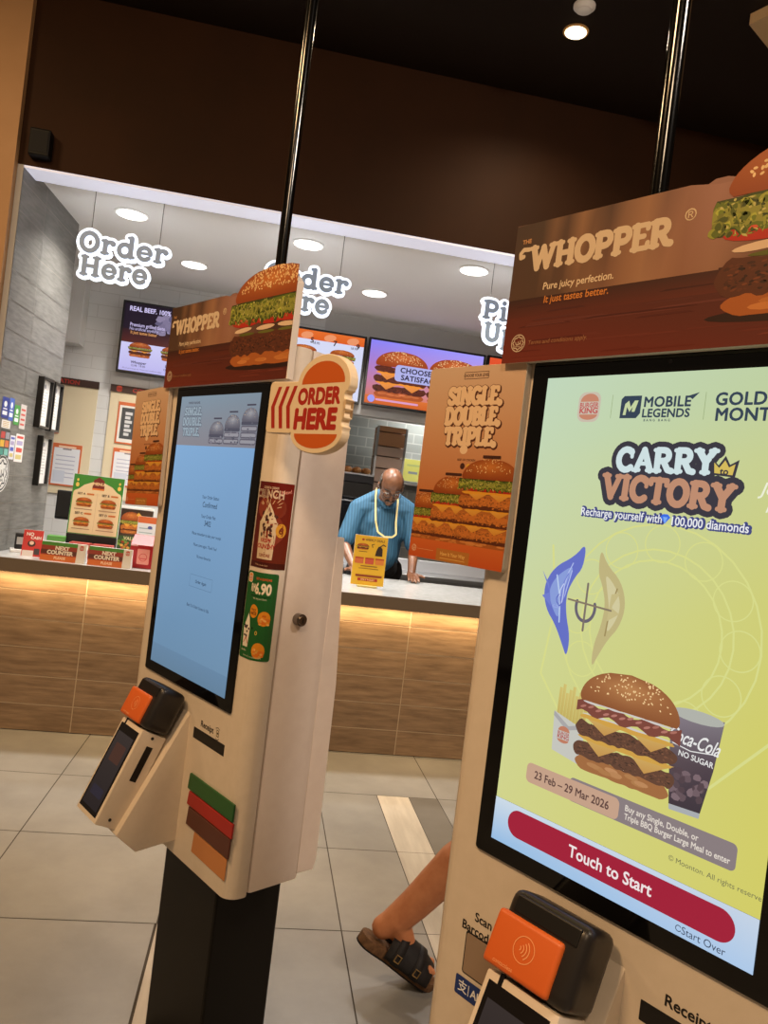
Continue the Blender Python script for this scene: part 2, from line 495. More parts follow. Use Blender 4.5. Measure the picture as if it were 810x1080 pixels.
# ---- food pictures for the prints
def band(A, x0, x1, y0, y1, col, rng, at=.1, ab=.1, n=16, top=None):
    h = y1 - y0; p, cc = [], []
    for i in range(n + 1):
        p.append((x0 + (x1 - x0) * i / n + rng.uniform(-.1, .1) * (x1 - x0) / n, y0 + rng.uniform(-ab, ab) * h + (h * .35 if i in (0, n) else 0))); cc.append(col)
    for i in range(n, -1, -1):
        p.append((x0 + (x1 - x0) * i / n + rng.uniform(-.1, .1) * (x1 - x0) / n, y1 + rng.uniform(-at, at) * h - (h * .35 if i in (0, n) else 0))); cc.append(top or col)
    A.poly(smooth_pts(p, 1), col)
def bun_top(A, cx, y0, w, h, rng, tint=(1, 1, 1), nseed=60, c0=(150, 72, 26), c1=(214, 134, 62)):
    def T(c): return c
    N = 12; rows = []
    for i in range(N + 1):
        t = i / N; hw = w / 2 * (1 - abs(t) ** 2.3) ** .5 if t < 1 else 0
        hw = hw if t > .12 else w / 2 * (.95 + .05 * t / .12)
        rows.append((y0 + t * h, hw, t))
    A.up()
    for (ya, wa, ta), (yb, wb, tb) in zip(rows, rows[1:]):
        def cc(t, e):
            k = max(0, 1 - abs(t - .62) * 1.7); k *= (1 - e * .75)
            return T(tuple(a + (b - a) * k for a, b in zip(c0, c1)))
        for e0, e1 in ((-1, -.6), (-.6, 0), (0, .6), (.6, 1)):
            A.poly([(cx + wa * e0, ya), (cx + wa * e1, ya), (cx + wb * e1, yb), (cx + wb * e0, yb)],
                   [cc(ta, abs(e0)), cc(ta, abs(e1)), cc(tb, abs(e1)), cc(tb, abs(e0))], up=False)
    A.scatter(True)
    for i in range(nseed):
        t = rng.uniform(.3, .96); e = rng.uniform(-.88, .88); hw = w / 2 * (1 - t ** 2.3) ** .5
        A.ell(cx + hw * e, y0 + t * h, w * .0095, w * .006, T(jit((243, 206, 150), rng, 14)), rng.uniform(0, PI), 8)
    A.scatter(False)
def burger(A, cx, y0, w, layers, seed, tint=(1, 1, 1), nseed=50, det=1, haze=None):
    """layers from the bottom up: (kind, height)."""
    rng = random.Random(seed); y = y0
    def T(c):
        c = tuple(v * t for v, t in zip(c, tint))
        return c if not haze else tuple(v * (1 - haze[1]) + q * haze[1] for v, q in zip(c, haze[0]))
    for kind, h in layers:
        x0, x1 = cx - w / 2, cx + w / 2
        if kind == 'heel':
            band(A, x0 + w * .03, x1 - w * .03, y, y + h, T((176, 100, 42)), rng, .04, .05, top=T((222, 152, 84)))
            for i in range(10): A.ell(rng.uniform(x0 + .15 * w, x1 - .15 * w), y + h * rng.uniform(.3, .7), w * .07, h * .16, T(jit((206, 132, 66), rng, 16)), 0, 10)
        elif kind in ('patty', 'crispy'):
            c = (92, 48, 28) if kind == 'patty' else (186, 112, 48)
            band(A, x0 - w * .01, x1 + w * .01, y - h * .1, y + h, T(c), rng, .12, .12, 22, T(tuple(v * 1.1 for v in c)))
            if kind == 'crispy':
                A.ell(cx, y + h * .52, w * .47, h * .34, T(tuple(v * 1.12 for v in c)), 0, 22, .05, rng); band(A, x0, x1, y - h * .12, y + h * .16, T((96, 46, 20)), rng, .3, .1, 18)
            A.scatter(True); q_ = det ** -.45; px0, px1 = (x0 + .03 * w, x1 - .03 * w); hx = 1.0
            for i in range(int(70 * det)):
                k = rng.uniform(.5, 1.4) if kind == 'patty' else rng.uniform(.72, 1.25)
                A.ell(rng.uniform(x0 + .03 * w, x1 - .03 * w), y + h * rng.uniform(.06, .88), q_ * w * rng.uniform(.010, .034), q_ * h * rng.uniform(.04, .11),
                      T(tuple(v * k * q for v, q in zip(c, (1, 1 + .1 * (k - 1), 1)))), rng.uniform(-.5, .5), 8, .25, rng)
            A.scatter(False)
        elif kind == 'cheese':
            for i in range(2):
                a = x0 + w * (.06 + .46 * i + rng.uniform(-.05, .05)); b = a + w * .44
                A.poly([(a, y + h * .9), (b, y + h * .9), (a + (b - a) * rng.uniform(.35, .6), y - h * 1.3)], [T((242, 190, 84)), T((236, 178, 74)), T((222, 152, 58))])
            band(A, x0 + w * .03, x1 - w * .03, y + h * .3, y + h, T((240, 172, 52)), rng, .1, .2, 14)
        elif kind == 'lettuce':
            for k in range(3):
                n = 26; p = []; cl = [(62, 76, 22), (104, 122, 36), (150, 156, 66)][k]
                for i in range(n + 1): p.append((x0 - w * .05 + w * 1.1 * i / n, y - h * (.75 - .3 * k) * (1 if i % 2 else .1) * rng.uniform(.5, 1.2)))
                for i in range(n, -1, -1): p.append((x0 - w * .05 + w * 1.1 * i / n, y + h * (1 - .16 * k) + rng.uniform(-.1, .1) * h))
                A.poly(smooth_pts(p, 1), T(cl))
            A.scatter(True)
            if det > 1:
                for i in range(70):
                    a, bb = rng.uniform(x0 - .04 * w, x1 + .03 * w), y + h * rng.uniform(-.35, .85); g = rng.uniform(.7, 1.25)
                    rx_, ry_ = w * rng.uniform(.014, .034), h * rng.uniform(.10, .22); ro = rng.uniform(0, PI)
                    A.ell(a, bb, rx_, ry_, T((152 * g, 160 * g, 62 * g)), ro, 11, .3, rng); A.ell(a + rx_ * .15, bb - ry_ * .2, rx_ * .72, ry_ * .68, T((96 * g, 112 * g, 34 * g)), ro, 10, .25, rng)
            q_ = det ** -.5
            for i in range(int(90 * det)):
                A.ell(rng.uniform(x0 - .03 * w, x1 + .03 * w), y + h * rng.uniform(-.45, .9), q_ * w * rng.uniform(.008, .03), q_ * h * rng.uniform(.04, .14), T(jit(rng.choice([(150, 158, 60), (84, 100, 30), (196, 196, 112), (56, 70, 24)]), rng, 12)), rng.uniform(0, PI), 7, .3, rng)
            A.scatter(False)
        elif kind == 'tomato':
            for i in range(3):
                c0 = x0 + w * (.2 + .3 * i)
                A.ell(c0, y + h * .5, w * .2, h * .52, T(jit((186, 44, 26), rng, 14)), rng.uniform(-.05, .05), 18)
                A.ell(c0, y + h * .72, w * .14, h * .16, T((222, 92, 62)), 0, 12)
        elif kind == 'onion':
            for i in range(3):
                A.ell(x0 + w * (.18 + .3 * i + rng.uniform(-.05, .05)), y + h * .5, w * .12, h * .38, T((232, 206, 170)), rng.uniform(-.12, .12), 14)
        elif kind == 'bacon':
            n = 18; p = [(x0 - .02 * w + w * 1.04 * i / n, y + h * .25 * math.sin(i * 1.3)) for i in range(n + 1)] + [(x0 - .02 * w + w * 1.04 * i / n, y + h + h * .25 * math.sin(i * 1.1)) for i in range(n, -1, -1)]
            A.poly(p, T((128, 52, 36)))
            for i in range(12): A.ell(x0 + w * (.05 + .9 * i / 11), y + h * rng.uniform(.3, .8), w * .035, h * .12, T(jit((196, 110, 84), rng, 14)), .4, 8)
        elif kind == 'sauce':
            band(A, x0 + w * .05, x1 - w * .05, y, y + h, T((240, 226, 196)), rng, .3, .4, 14)
        elif kind == 'pickle':
            for i in range(3): A.ell(x0 + w * (.22 + .26 * i), y + h * .5, w * .11, h * .5, T(jit((104, 108, 40), rng, 10)), 0, 12)
        elif kind == 'crown':
            bun_top(A, cx, y, w * 1.0, h, rng, tint, nseed, T((150, 72, 26)), T((214, 134, 62)))
        y += h
WHOPPER_STACK = [('heel', .1), ('patty', .11), ('pickle', .03), ('onion', .05), ('tomato', .085), ('lettuce', .09), ('crown', .36)]

def round_logo(A, cx, cy, w, h, bun, red, bg=None, txt='BURGER', txt2='KING'):
    """Two bun halves with two lines of heavy lettering between them."""
    if bg: A.rrect(cx - w * .56, cy - h * .56, cx + w * .56, cy + h * .56, w * .34, bg)
    A.poly([(cx - w * .46, cy + h * .2)] + arc(cx, cy + h * .2, w * .46, h * .3, 180, 0, 12) + [(cx + w * .46, cy + h * .2)], bun)
    A.poly([(cx - w * .46, cy - h * .28)] + arc(cx, cy - h * .28, w * .46, h * .2, 180, 360, 12), bun)
    A.text(txt, cx, cy + h * .075, h * .17, red, bold=.03, sx=w / h * 1.02)
    A.text(txt2, cx, cy - h * .135, h * .2, red, bold=.04, sx=w / h * 1.35)

def round_seal(A, cx, cy, r, ink):
    """A round certification seal: rim, eight-pointed star, flowing script in the middle."""
    A.ring(cx, cy, r * .94, r * .94, r * .1, ink)
    st = []
    for k in range(16):
        q = r * (.78 if k % 2 == 0 else .6); st.append((cx + q * math.cos(2 * PI * k / 16), cy + q * math.sin(2 * PI * k / 16)))
    A.stroke(st + [st[0]], r * .1, ink, 6)
    A.stroke([(cx - r * .36, cy + r * .1), (cx - r * .28, cy - r * .18), (cx - r * .05, cy - r * .2), (cx, cy + r * .18)], r * .09, ink, 6)
    A.stroke([(cx + r * .05, cy - r * .2), (cx + r * .2, cy - r * .02), (cx + r * .34, cy - r * .16), (cx + r * .3, cy + r * .26)], r * .09, ink, 6)
    A.text('HALAL', cx, cy - r * .36, r * .16, ink, bold=.02)
    for k in range(24):
        a = 2 * PI * k / 24; A.ell(cx + r * .79 * math.cos(a), cy + r * .79 * math.sin(a), r * .03, r * .03, ink, 0, 6)
# ================================================================ camera
cd = bpy.data.cameras.new('camera'); cam = bpy.data.objects.new('camera', cd); COL.objects.link(cam)
_r = Vector((0.97866611, -0.16559141, 0.12162287)); _u = Vector((-0.1186352, 0.02785285, 0.99254718)); _f = Vector((0.16774483, 0.98580105, -0.00761367))
cam.matrix_world = Matrix(((_r.x, _u.x, -_f.x, 0), (_r.y, _u.y, -_f.y, 0), (_r.z, _u.z, -_f.z, 1.41), (0, 0, 0, 1)))
cd.sensor_fit = 'VERTICAL'; cd.sensor_height = 36.0; cd.lens = 823.516 / 1080 * 36.0
cd.clip_start = .02; cd.clip_end = 60
SC.camera = cam

# ================================================================ the setting
# floor of square tiles with two inlaid strips
FANG = -.018
def tiled_floor():
    me = bpy.data.meshes.new('floor'); v, f, mi, tone = [], [], [], []
    rng = random.Random(5); g = .0022
    def q(x0, y0, x1, y1, m, z=0.0, t=None):
        b = len(v); v.extend([(x0, y0, z), (x1, y0, z), (x1, y1, z), (x0, y1, z)]); f.append((b, b + 1, b + 2, b + 3)); mi.append(m); tone.append(t or rng.uniform(.95, 1.03))
    q(-6, -7, 6, 7, 3, -.003, 1.0)
    sx, sy = .595, .607
    strips = [(.885, 1.045, -6.0, .607, 1), (1.045, 1.19, -6.0, .607, 2), (-.005, .155, -6.0, -.607, 1)]
    for i in range(-9, 9):
        for j in range(-11, 10):
            x0, x1, y0, y1 = i * sx, (i + 1) * sx, j * sy, (j + 1) * sy
            rects = [(x0, x1)]; extra = []
            for a, b, c, d, m in strips:
                if y0 >= c - 1e-6 and y1 <= d + 1e-6 and a < x1 and b > x0:
                    nr = []
                    for (p, r) in rects:
                        if a > p: nr.append((p, min(a, r)))
                        if b < r: nr.append((max(b, p), r))
                    rects = nr; extra.append((max(a, x0), min(b, x1), m))
            for a, b in rects:
                if b - a > .01: q(a + g, y0 + g, b - g, y1 - g, 0)
            for a, b, m in extra:
                if b - a > .01: q(a + g * .6, y0 + g * .6, b - g * .6, y1 - g * .6, m)
    me.from_pydata(v, [], f)
    at = me.color_attributes.new('col', 'FLOAT_COLOR', 'CORNER')
    for p, m, t in zip(me.polygons, mi, tone):
        p.material_index = m
        for l in p.loop_indices: at.data[l].color = (t, t, t, 1)
    o = link('floor', me, [mat_noise('floor_tile', (126, 123, 117), (143, 140, 133), (3, 3, 3), rough=.34, attr=True, detail=8),
                           mat_noise('pale_wood_strip_tile', (172, 160, 142), (198, 187, 168), (14, 2, 3), rough=.4, attr=True),
                           mat_noise('dark_strip_tile', (92, 88, 80), (108, 103, 95), (3, 3, 3), rough=.4, attr=True),
                           mat('grout', (70, 62, 52), .9)])
    o.location = (-.125, 3.145, 0); o.rotation_euler = (0, 0, FANG)
    struct('floor', o)
tiled_floor()

def planks(name, o, du, dn, ulen, z0, z1, pw, ph, offu, offz, mats, seed, gap=.0022, stagger=False):
    """Planks set on a wall face that starts at o, runs along du, faces dn."""
    rng = random.Random(seed); du, dn, o = Vector(du), Vector(dn), Vector(o)
    v, f, tone, mi = [], [], [], []
    def q(a, b, c, d, h, m, t):
        k = len(v)
        for x, z in ((a, c), (b, c), (b, d), (a, d)): v.append(o + du * x + Vector((0, 0, z)) + dn * h)
        f.append((k, k + 1, k + 2, k + 3)); tone.append(t); mi.append(m)
    q(0, ulen, z0, z1, 0.0, 1, 1.0)
    j = math.floor((z0 - offz) / ph)
    while offz + j * ph < z1:
        za, zb = max(z0, offz + j * ph + gap), min(z1, offz + (j + 1) * ph - gap)
        sh = (pw * .5 if stagger and j % 2 else 0)
        i = math.floor((0 - offu - sh) / pw)
        while offu + sh + i * pw < ulen:
            a, b = max(0, offu + sh + i * pw + gap), min(ulen, offu + sh + (i + 1) * pw - gap)
            if b - a > .004 and zb - za > .004: q(a, b, za, zb, .002, 0, rng.uniform(.88, 1.08))
            i += 1
        j += 1
    me = bpy.data.meshes.new(name); me.from_pydata(v, [], f)
    at = me.color_attributes.new('col', 'FLOAT_COLOR', 'CORNER')
    for p, m, t in zip(me.polygons, mi, tone):
        p.material_index = m
        for l in p.loop_indices: at.data[l].color = (t, t, t, 1)
    bm = bmesh.new(); bm.from_mesh(me)
    return me, mats

BROWN = mat_noise('dark_brown_paint', (46, 26, 11), (52, 29, 12), (2, 2, 2), rough=.6, spec=.12)
MALLCEIL = mat('dark_ceiling_paint', (32, 21, 13), .7, spec=.15)
BEIGE = mat_noise('beige_wall_paint', (170, 128, 84), (176, 134, 90), (4, 4, 4), rough=.6)
HALLY = 3.80
struct('wall_left', MB().box((-3.6, 4.2, 0), (-1.36, 4.40, HALLY)), BEIGE)
hw = MB(); hw.box((-1.36, 4.25, 2.905), (4.899, 4.40, HALLY))
struct('wall_front', hw, BROWN)
struct('trim_1', MB().box((-1.34, 4.252, 2.893), (4.899, 4.42, 2.9045)), mat('glowing_soffit_strip', (226, 228, 246), .5, emit=.42))  # soffit lip emits by itself, standing in for LED light along it
struct('ceiling', MB().box((-4.5, -3.5, HALLY), (5.5, 4.40, HALLY + .08)), MALLCEIL)
# lighter dropped panel in the hall ceiling, upper right
pn = MB(); pts = [(1.93, 3.24), (2.6, 3.68), (3.6, 2.0), (2.7, 1.4)]
pn.prism(pts, lambda x, y, h: Vector((x, y, h)), HALLY - .05, HALLY - .001)
struct('trim_2', pn, mat('pale_ceiling_panel', (196, 164, 120), .7))

# grey plank-tiled pier on the left of the opening
PD = Vector((math.sin(.068), math.cos(.068), 0)); PN = Vector((PD.y, -PD.x, 0)); P0 = Vector((-1.33, 4.25, 0))
GREYT = mat_noise('grey_wood_look_tile', (92, 90, 86), (124, 122, 117), (9, 9, 70), rough=.45, attr=True, detail=7, lo=.3, hi=.7)
me, _ = planks('wall_side', P0 + Vector((0, 0, 0)), PD, PN, .95, 0, 2.93, .9, .15, .36, -.023, None, 3)
bm = MB(); bm.bm.from_mesh(me)
t = bmesh.new(); bmesh.ops.create_cube(t, size=1)
for v in t.verts:
    c = v.co.copy(); v.co = P0 + PD * (.475 + c.x * .95) - PN * (.0605 + c.y * .119) + Vector((0, 0, 1.465 + c.z * 2.93))
bm.merge(t, 2)
struct('wall_side', bm, [GREYT, mat('grey_grout', (150, 146, 138), .8), mat('pier_edge', (196, 194, 190), .6)])

# shop ceiling, back wall and kitchen
struct('ceiling.001', MB().box((-2.8, 4.42, 2.93), (4.899, 6.42, 3.0)), mat('shop_ceiling_paint', (222, 219, 216), .7))
WT = mat_brick('white_gloss_wall_tile', (224, 223, 220), (219, 218, 215), (206, 204, 200), .3, .1, rough=.14, mortar=.003)
wb = MB(); wb.box((-2.8, 6.42, 0), (.42, 6.56, 2.93)); struct('wall_back', wb, WT)
struct('wall_back.001', MB().box((.42, 6.42, 2.135), (4.899, 6.56, 2.93)), mat('grey_bulkhead_paint', (196, 193, 189), .5))
struct('wall_left.001', MB().box((-2.9, 4.4, 0), (-2.78, 6.56, 2.93)), mat('side_paint', (214, 212, 208), .6))
KT = mat_brick('grey_kitchen_tile', (158, 164, 162), (150, 156, 154), (186, 190, 188), .2, .1, rough=.25, mortar=.006)
struct('wall_kitchen', MB().box((.1, 8.1, 0), (4.899, 8.2, 2.7)), KT)
struct('ceiling.002', MB().box((.1, 6.56, 2.6), (4.899, 8.2, 2.66)), M['white'])
struct('trim_3', MB().box((-1.56, 6.24, 2.35), (-1.42, 6.418, 2.928)), mat('white_gloss_duct', (222, 220, 216), .2))

struct('wall_right', MB().box((4.9, -3.5, 0), (5.0, 8.1, HALLY)), BEIGE)
# ================================================================ service counter
WOOD = mat_noise('brown_wood_look_tile', (112, 90, 68), (156, 130, 102), (5, 3, 42), rough=.42, attr=True, detail=8, lo=.3, hi=.7)
me, _ = planks('counter', (-1.318, 4.358, 0), (1, 0, 0), (0, -1, 0), 6.2, .004, .842, .887, .15, .515, -.008, None, 9, gap=.0026)
bm = MB(); bm.bm.from_mesh(me); bm.box((-1.316, 4.3595, .004), (4.87, 4.42, .842), mi=2)
ct = thing('service_counter', 'long brown plank-tiled counter base lit from under its top', 'counter', (.8, 4.6, 0))
o = bm.build('front_panel', [WOOD, mat('pale_grout', (196, 176, 148), .8), mat('counter_core', (90, 80, 70), .7)], ct); o.location = (-.8, -4.6, 0)
o = MB().box((-1.24, 4.4205, .004), (4.87, 5.24, .10), mi=0).box((-1.24, 5.18, .1), (4.87, 5.24, .842)).build('carcass', mat('counter_carcass', (120, 116, 110), .6), ct); o.location = (-.8, -4.6, 0)
wt = thing('countertop', 'white stone countertop with a wide brown front edge', 'countertop', (.8, 4.7, .843))
o = MB().prism([(-1.324, 4.262), (4.87, 4.262), (4.87, 5.30), (-1.252, 5.30)], lambda x, y, h: Vector((x, y, h)), .845, .9145, bev=.002).build('slab', mat_noise('white_quartz', (178, 179, 178), (194, 195, 194), (30, 30, 30), rough=.18), wt); o.location = (-.8, -4.7, -.843)
o = MB().box((-1.322, 4.248, .8435), (4.87, 4.2618, .9145), .001).build('front_edge', mat('brown_fascia', (112, 98, 82), .45), wt); o.location = (-.8, -4.7, -.843)
o = MB().box((-1.30, 4.300, .8365), (4.85, 4.318, .8432)).build('light_strip', mat('warm_led', (255, 196, 110), .5, emit=2.0), wt); o['label'] = 'glowing warm strip under the edge'; o.location = (-.8, -4.7, -.843)

# ================================================================ kiosks
KYAW = -1.022; ZT = 1.63537
U3 = Vector((0.52163865, -0.85316653, 0)); N3 = Vector((-0.85316653, -0.52163865, 0))
OL = Vector((-0.20272791, 1.9603969, 0)); OR_ = Vector((0.36778028, 1.04838568, 0))
def kloc(o, u, n, z): return o + U3 * u + N3 * n + Vector((0, 0, ZT + z))
def kf(u0, n0, z0):
    """Places (along the face, height below the screen top, out of the face) relative to a base point."""
    return lambda u, z, n=0.0: Vector((u - u0, n0 - n, z - z0))
KU, KN, KZ = .206, -.15, -ZT
K = kf(KU, KN, KZ)

def kbox(b, u0, u1, z0, z1, n0, n1, bev=0, mi=0, seg=2):
    p, q = K(u0, z0, n0), K(u1, z1, n1)
    b.box([min(p[i], q[i]) for i in range(3)], [max(p[i], q[i]) for i in range(3)], bev, seg, mi); return b

def front_footprint(n_back=-.047, r=.03, u0=-.064, u1=.476):
    return [(u0, n_back), (u1, n_back)] + arc(u1 - r, -r, r, r, 0, 90, 6) + arc(u0 + r, -r, r, r, 90, 180, 6)

def build_kiosk():
    root = thing('ordering_kiosk', '', 'kiosk', (OL + U3 * KU + N3 * KN), KYAW, 'cream self-ordering kiosks')
    b = MB(); b.prism(front_footprint(), lambda u, n, z: K(u, z, n), -1.045, .070, bev=.006, seg=2)
    b.build('front_panel', M['cream'], root, smooth=True)
    b = MB()
    prof = [(-.0495, -1.040), (-.0495, .070), (-.128, .066), (-.152, .055), (-.163, .03), (-.170, -.29), (-.170, -1.035)]
    b.prism(prof, lambda n, z, u: K(u, z, n), -.063, .475, bev=.008, seg=2)
    rear = b.build('rear_housing', M['side'], root, smooth=True); rear['label'] = 'pale pinkish cream rear housing'
    b = MB(); kbox(b, -.055, .468, -1.03, .06, -.06, -.04); b.build('seam_gasket', M['black'], root)
    b = MB(); prof = [(-.166, -.303), (-.186, -.303), (-.190, -.335), (-.212, -.62), (-.216, -1.0), (-.210, -1.022), (-.166, -1.022)]
    b.prism(prof, lambda n, z, u: K(u, z, n), -.045, .4747, bev=.0012, seg=1)
    b.build('back_cover', M['side'], root, smooth=True)
    # lock on the side
    b = MB(); p = K(.475, -.477, -.089)
    b.cyl(p, p + Vector((.016, 0, 0)), .0125, n=24); b.cyl(p + Vector((.016, 0, 0)), p + Vector((.020, 0, 0)), .0105, .009, n=24)
    lk = b.build('lock', mat('dark_chrome', (120, 112, 106), .25, metal=.9), root, smooth=True)
    b = MB(); q = p + Vector((.0202, 0, 0)); b.box(q + Vector((-.0004, -.0012, -.005)), q + Vector((.0006, .0012, .005))); b.build('keyhole', M['black'], lk)
    # post and foot
    b = MB(); kbox(b, .085, .335, -1.62, -1.041, -.235, -.065, .006); b.build('post', M['post'], root)
    b = MB(); kbox(b, -.02, .44, -1.6353, -1.621, -.33, .06, .004); b.build('base_plate', M['post'], root)
    # screen
    b = MB(); b.prism(rrect_pts(0, -.685, .412, 0, .006), lambda u, z, n: K(u, z, n), -.002, .004, bev=.0012, seg=1)
    sc = b.build('screen', M['glass_black'], root)
    b = MB(); b.cyl(K(.206, -.0115, .0035), K(.206, -.0115, .0044), .0028, n=16); b.build('camera_lens', mat('lens', (40, 38, 44), .05), sc)
    # receipt slot, its marking, scanner window, wallet sticker
    b = MB(); kbox(b, .266, .400, -.776, -.752, -.004, .0008, .0015); b.build('receipt_slot', M['black'], root)
    A = Art(3e-6); ink = (26, 22, 20)
    A.text('Receipt', .322, -.737, .0125, ink, bold=.02)
    A.rrect(.362, -.745, .372, -.731, .0015, ink); A.rrect(.3635, -.7435, .3705, -.7325, .001, (224, 206, 176)); A.rrect(.3645, -.740, .3695, -.736, .001, ink)
    A.stroke([(.358, -.729), (.366, -.726), (.374, -.729)], .0012, ink, 6); A.stroke([(.360, -.749), (.367, -.752), (.374, -.748)], .0012, ink, 6)
    A.build('receipt_lettering', lambda x, y, h: K(x, y, .0004 + h), PRINT, root)
    A = Art(3e-6)
    A.text('Scan Promo', .013, -.778, .0118, ink, bold=.02, align='L'); A.text('Barcode Here', -.008, -.797, .0118, ink, bold=.02, align='L')
    A.build('barcode_lettering', lambda x, y, h: K(x, y, .0004 + h), PRINT, root)
    b = MB(); b.prism(rrect_pts(.001, -.862, .075, -.803, .004), lambda u, z, n: K(u, z, n), -.002, .0006); w = b.build('scanner_window', M['black'], root)
    b = MB(); b.prism(rrect_pts(.003, -.860, .073, -.805, .003), lambda u, z, n: K(u, z, n), .0006, .0012); b.build('pane', mat('grey_scanner_pane', (150, 128, 108), .12), w)
    A = Art(3e-6); A.rrect(-.008, -.895, .085, -.868, .003, (24, 50, 120))
    A.text('支', .006, -.8815, .012, (235, 238, 245), bold=.01); A.rect(.0165, -.889, .0178, -.874, (235, 238, 245)); A.text('Alipay+', .021, -.8815, .011, (235, 238, 245), bold=.02, align='L')
    A.build('wallet_sticker', lambda x, y, h: K(x, y, .0006 + h), GLOSSY_PRINT, root)
    # burger decal in stripes
    for nm, u0, u1, z0, z1, c, th in (('green_stripe', .277, .468, -.885, -.850, (34, 92, 40), .005), ('red_stripe', .281, .471, -.918, -.888, (168, 34, 26), .0045),
                                      ('brown_stripe', .286, .467, -.960, -.920, (88, 44, 30), .004), ('tan_stripe', .318, .460, -1.008, -.963, (196, 128, 70), .0015)):
        b = MB(); b.prism([(u0, z0 + .002), (u1, z0), (u1 + .001, z1), (u0 + .004, z1 + .001)], lambda u, z, n: K(u, z, n), 0, th, bev=.0008, seg=1)
        b.build(nm, mat(nm + '_plastic', c, .35), root)
    # payment terminal on its wedge bracket
    def T(u, s, m): return K(u, -.763 - .917 * s + .4 * m, .098 + .4 * s + .917 * m)
    b = MB(); b.prism([(-.004, -.722), (.138, -.978), (.09, -1.022), (-.004, -1.012)], lambda n, z, u: K(u, z, n), .106, .243, bev=.003)
    br = b.build('terminal_bracket', M['cream'], root, smooth=True)
    t4 = lambda b, u0, u1, s0, s1, m0, m1, bev=0, mi=0, seg=2: b.prism([(u0, s0), (u1, s0), (u1, s1), (u0, s1)], lambda u, s, m: T(u, s, m), m0, m1, bev=bev, mi=mi, seg=seg)
    b = MB(); t4(b, .120, .226, 0, .207, -.062, 0, .004); te = b.build('payment_terminal', M['cream'], root, smooth=True)
    b = MB(); t4(b, .1275, .2175, .010, .197, -.003, .0006); t4(b, .140, .146, -.003, .011, -.003, .0007); b.build('display', M['pod_dark'], te)
    A = Art(3e-6); A.grad(.134, -.188, .211, -.028, (34, 28, 30), (52, 44, 42)); A.rrect(.15, -.09, .2, -.05, .004, (70, 44, 36)); A.rrect(.145, -.165, .2, -.145, .004, (40, 36, 48))
    A.build('display_image', lambda x, y, h: T(x, -y, .0008 + h), SCREEN, te)
    b = MB(); b.prism([(.028, -.042), (.105, -.042), (.105, -.026), (.028, -.026)], lambda s, m, u: T(u, s, m), .2255, .2264); b.build('card_slot', M['black'], te)
    for s, m in ((.010, -.03), (.19, -.028)):
        b = MB(); b.cyl(T(.2255, s, m), T(.2268, s, m), .0035, n=12); b.build('screw', M['dark_plastic'], te)
    # contactless reader
    b = MB(); t4(b, .118, .234, -.098, -.003, -.060, .006, .016, seg=4); rd = b.build('card_reader', M['dark_plastic'], root, smooth=True)
    b = MB(); t4(b, .130, .222, -.092, -.071, .002, .0072, .002); b.build('top_recess', mat('recess_black', (18, 16, 16), .4), rd)
    b = MB(); t4(b, .1145, .209, -.069, -.006, -.012, .0125, .006, seg=3); oc = b.build('orange_cover', M['orange'], rd, smooth=True)
    A = Art(3e-6); c = (246, 176, 120)
    A.ring(.165, .040, .0145, .0145, .0009, c)
    for k in range(4): A.ring(.158 + k * .001, .040, .0026 + .003 * k, .0026 + .003 * k, .0012, c, -52, 52)
    A.text('contactless', .145, .014, .0045, c, align='C')
    A.build('contactless_mark', lambda x, y, h: T(x, -y, .0129 + h), PRINT, rd)
    return root

def far_screen(sc):
    """Order-confirmed page in blue under a grey advert strip."""
    A = Art(3e-6, clip=(.0274, .3846, -.6596, -.0245))
    A.grad(.0274, -.6596, .3846, -.140, (104, 138, 168), (128, 170, 212), cbr=(108, 140, 168), ctr=(124, 164, 206))
    A.grad(.0274, -.6596, .3846, -.615, (98, 128, 154), (102, 134, 164))
    A.grad(.0274, -.140, .3846, -.0245, (136, 134, 142), (128, 148, 164), cbr=(130, 128, 138), ctr=(124, 140, 154))
    ink = (62, 58, 70); hi = (150, 166, 178)
    A.text('CHOOSE YOUR LEVEL', .094, -.040, .005, ink, bold=.02, sx=.8)
    for k, t in enumerate(('SINGLE.', 'DOUBLE.', 'TRIPLE.')):
        A.slab(t, .094, -.060 - k * .024, .020, hi, w=.24, outline=((86, 96, 110), .003), sx=.9)
    for cx, n, y1 in ((.215, 1, 0), (.282, 2, 0), (.352, 3, 0)):
        rng = random.Random(n); y = -.134
        for k in range(n + 0):
            A.rrect(cx - .032, y, cx + .032, y + .013, .005, (96, 92, 104)); A.rrect(cx - .030, y + .003, cx + .030, y + .010, .004, (148, 146, 154)); y += .014
        A.rrect(cx - .033, y, cx + .033, y + .008, .003, (78, 78, 92)); y += .007
        bun_top(A, cx, y, .066, .030, rng, nseed=26, c0=(92, 90, 102), c1=(158, 158, 164))
        A.rrect(cx - .018, y + .034, cx + .018, y + .0375, .001, (70, 68, 82))
        for i in range(16): A.ell(cx + rng.uniform(-.03, .03), -.134 + rng.uniform(0, .014 * n + .006), .004, .0018, jit((110, 108, 120), rng, 30), 0, 7)
    dk = (44, 62, 84)
    for t, z, h in (('Your Order Status:', -.254, .0075), ('Confirmed', -.271, .0115), ('Your Order No:', -.297, .0075), ('3402', -.312, .0115),
                    ('Please remember to take your receipt', -.338, .0065), ('Please come again. Thank You!', -.363, .0065), ('Via more favourite', -.388, .0065),
                    ('Back To Order Screen In 58s', -.499, .0065)):
        A.text(t, .226, z, h, dk, bold=.006, sx=.9)
    A.stroke([(.176, -.457), (.278, -.457), (.278, -.430), (.176, -.430), (.176, -.457)], .0008, (86, 116, 146), 4)
    A.text('Order Again', .227, -.4435, .0068, dk, bold=.01)
    A.build('display', lambda x, y, h: K(x, y, .0046 + h), SCREEN, sc)['label'] = 'blue order-status page on the screen'

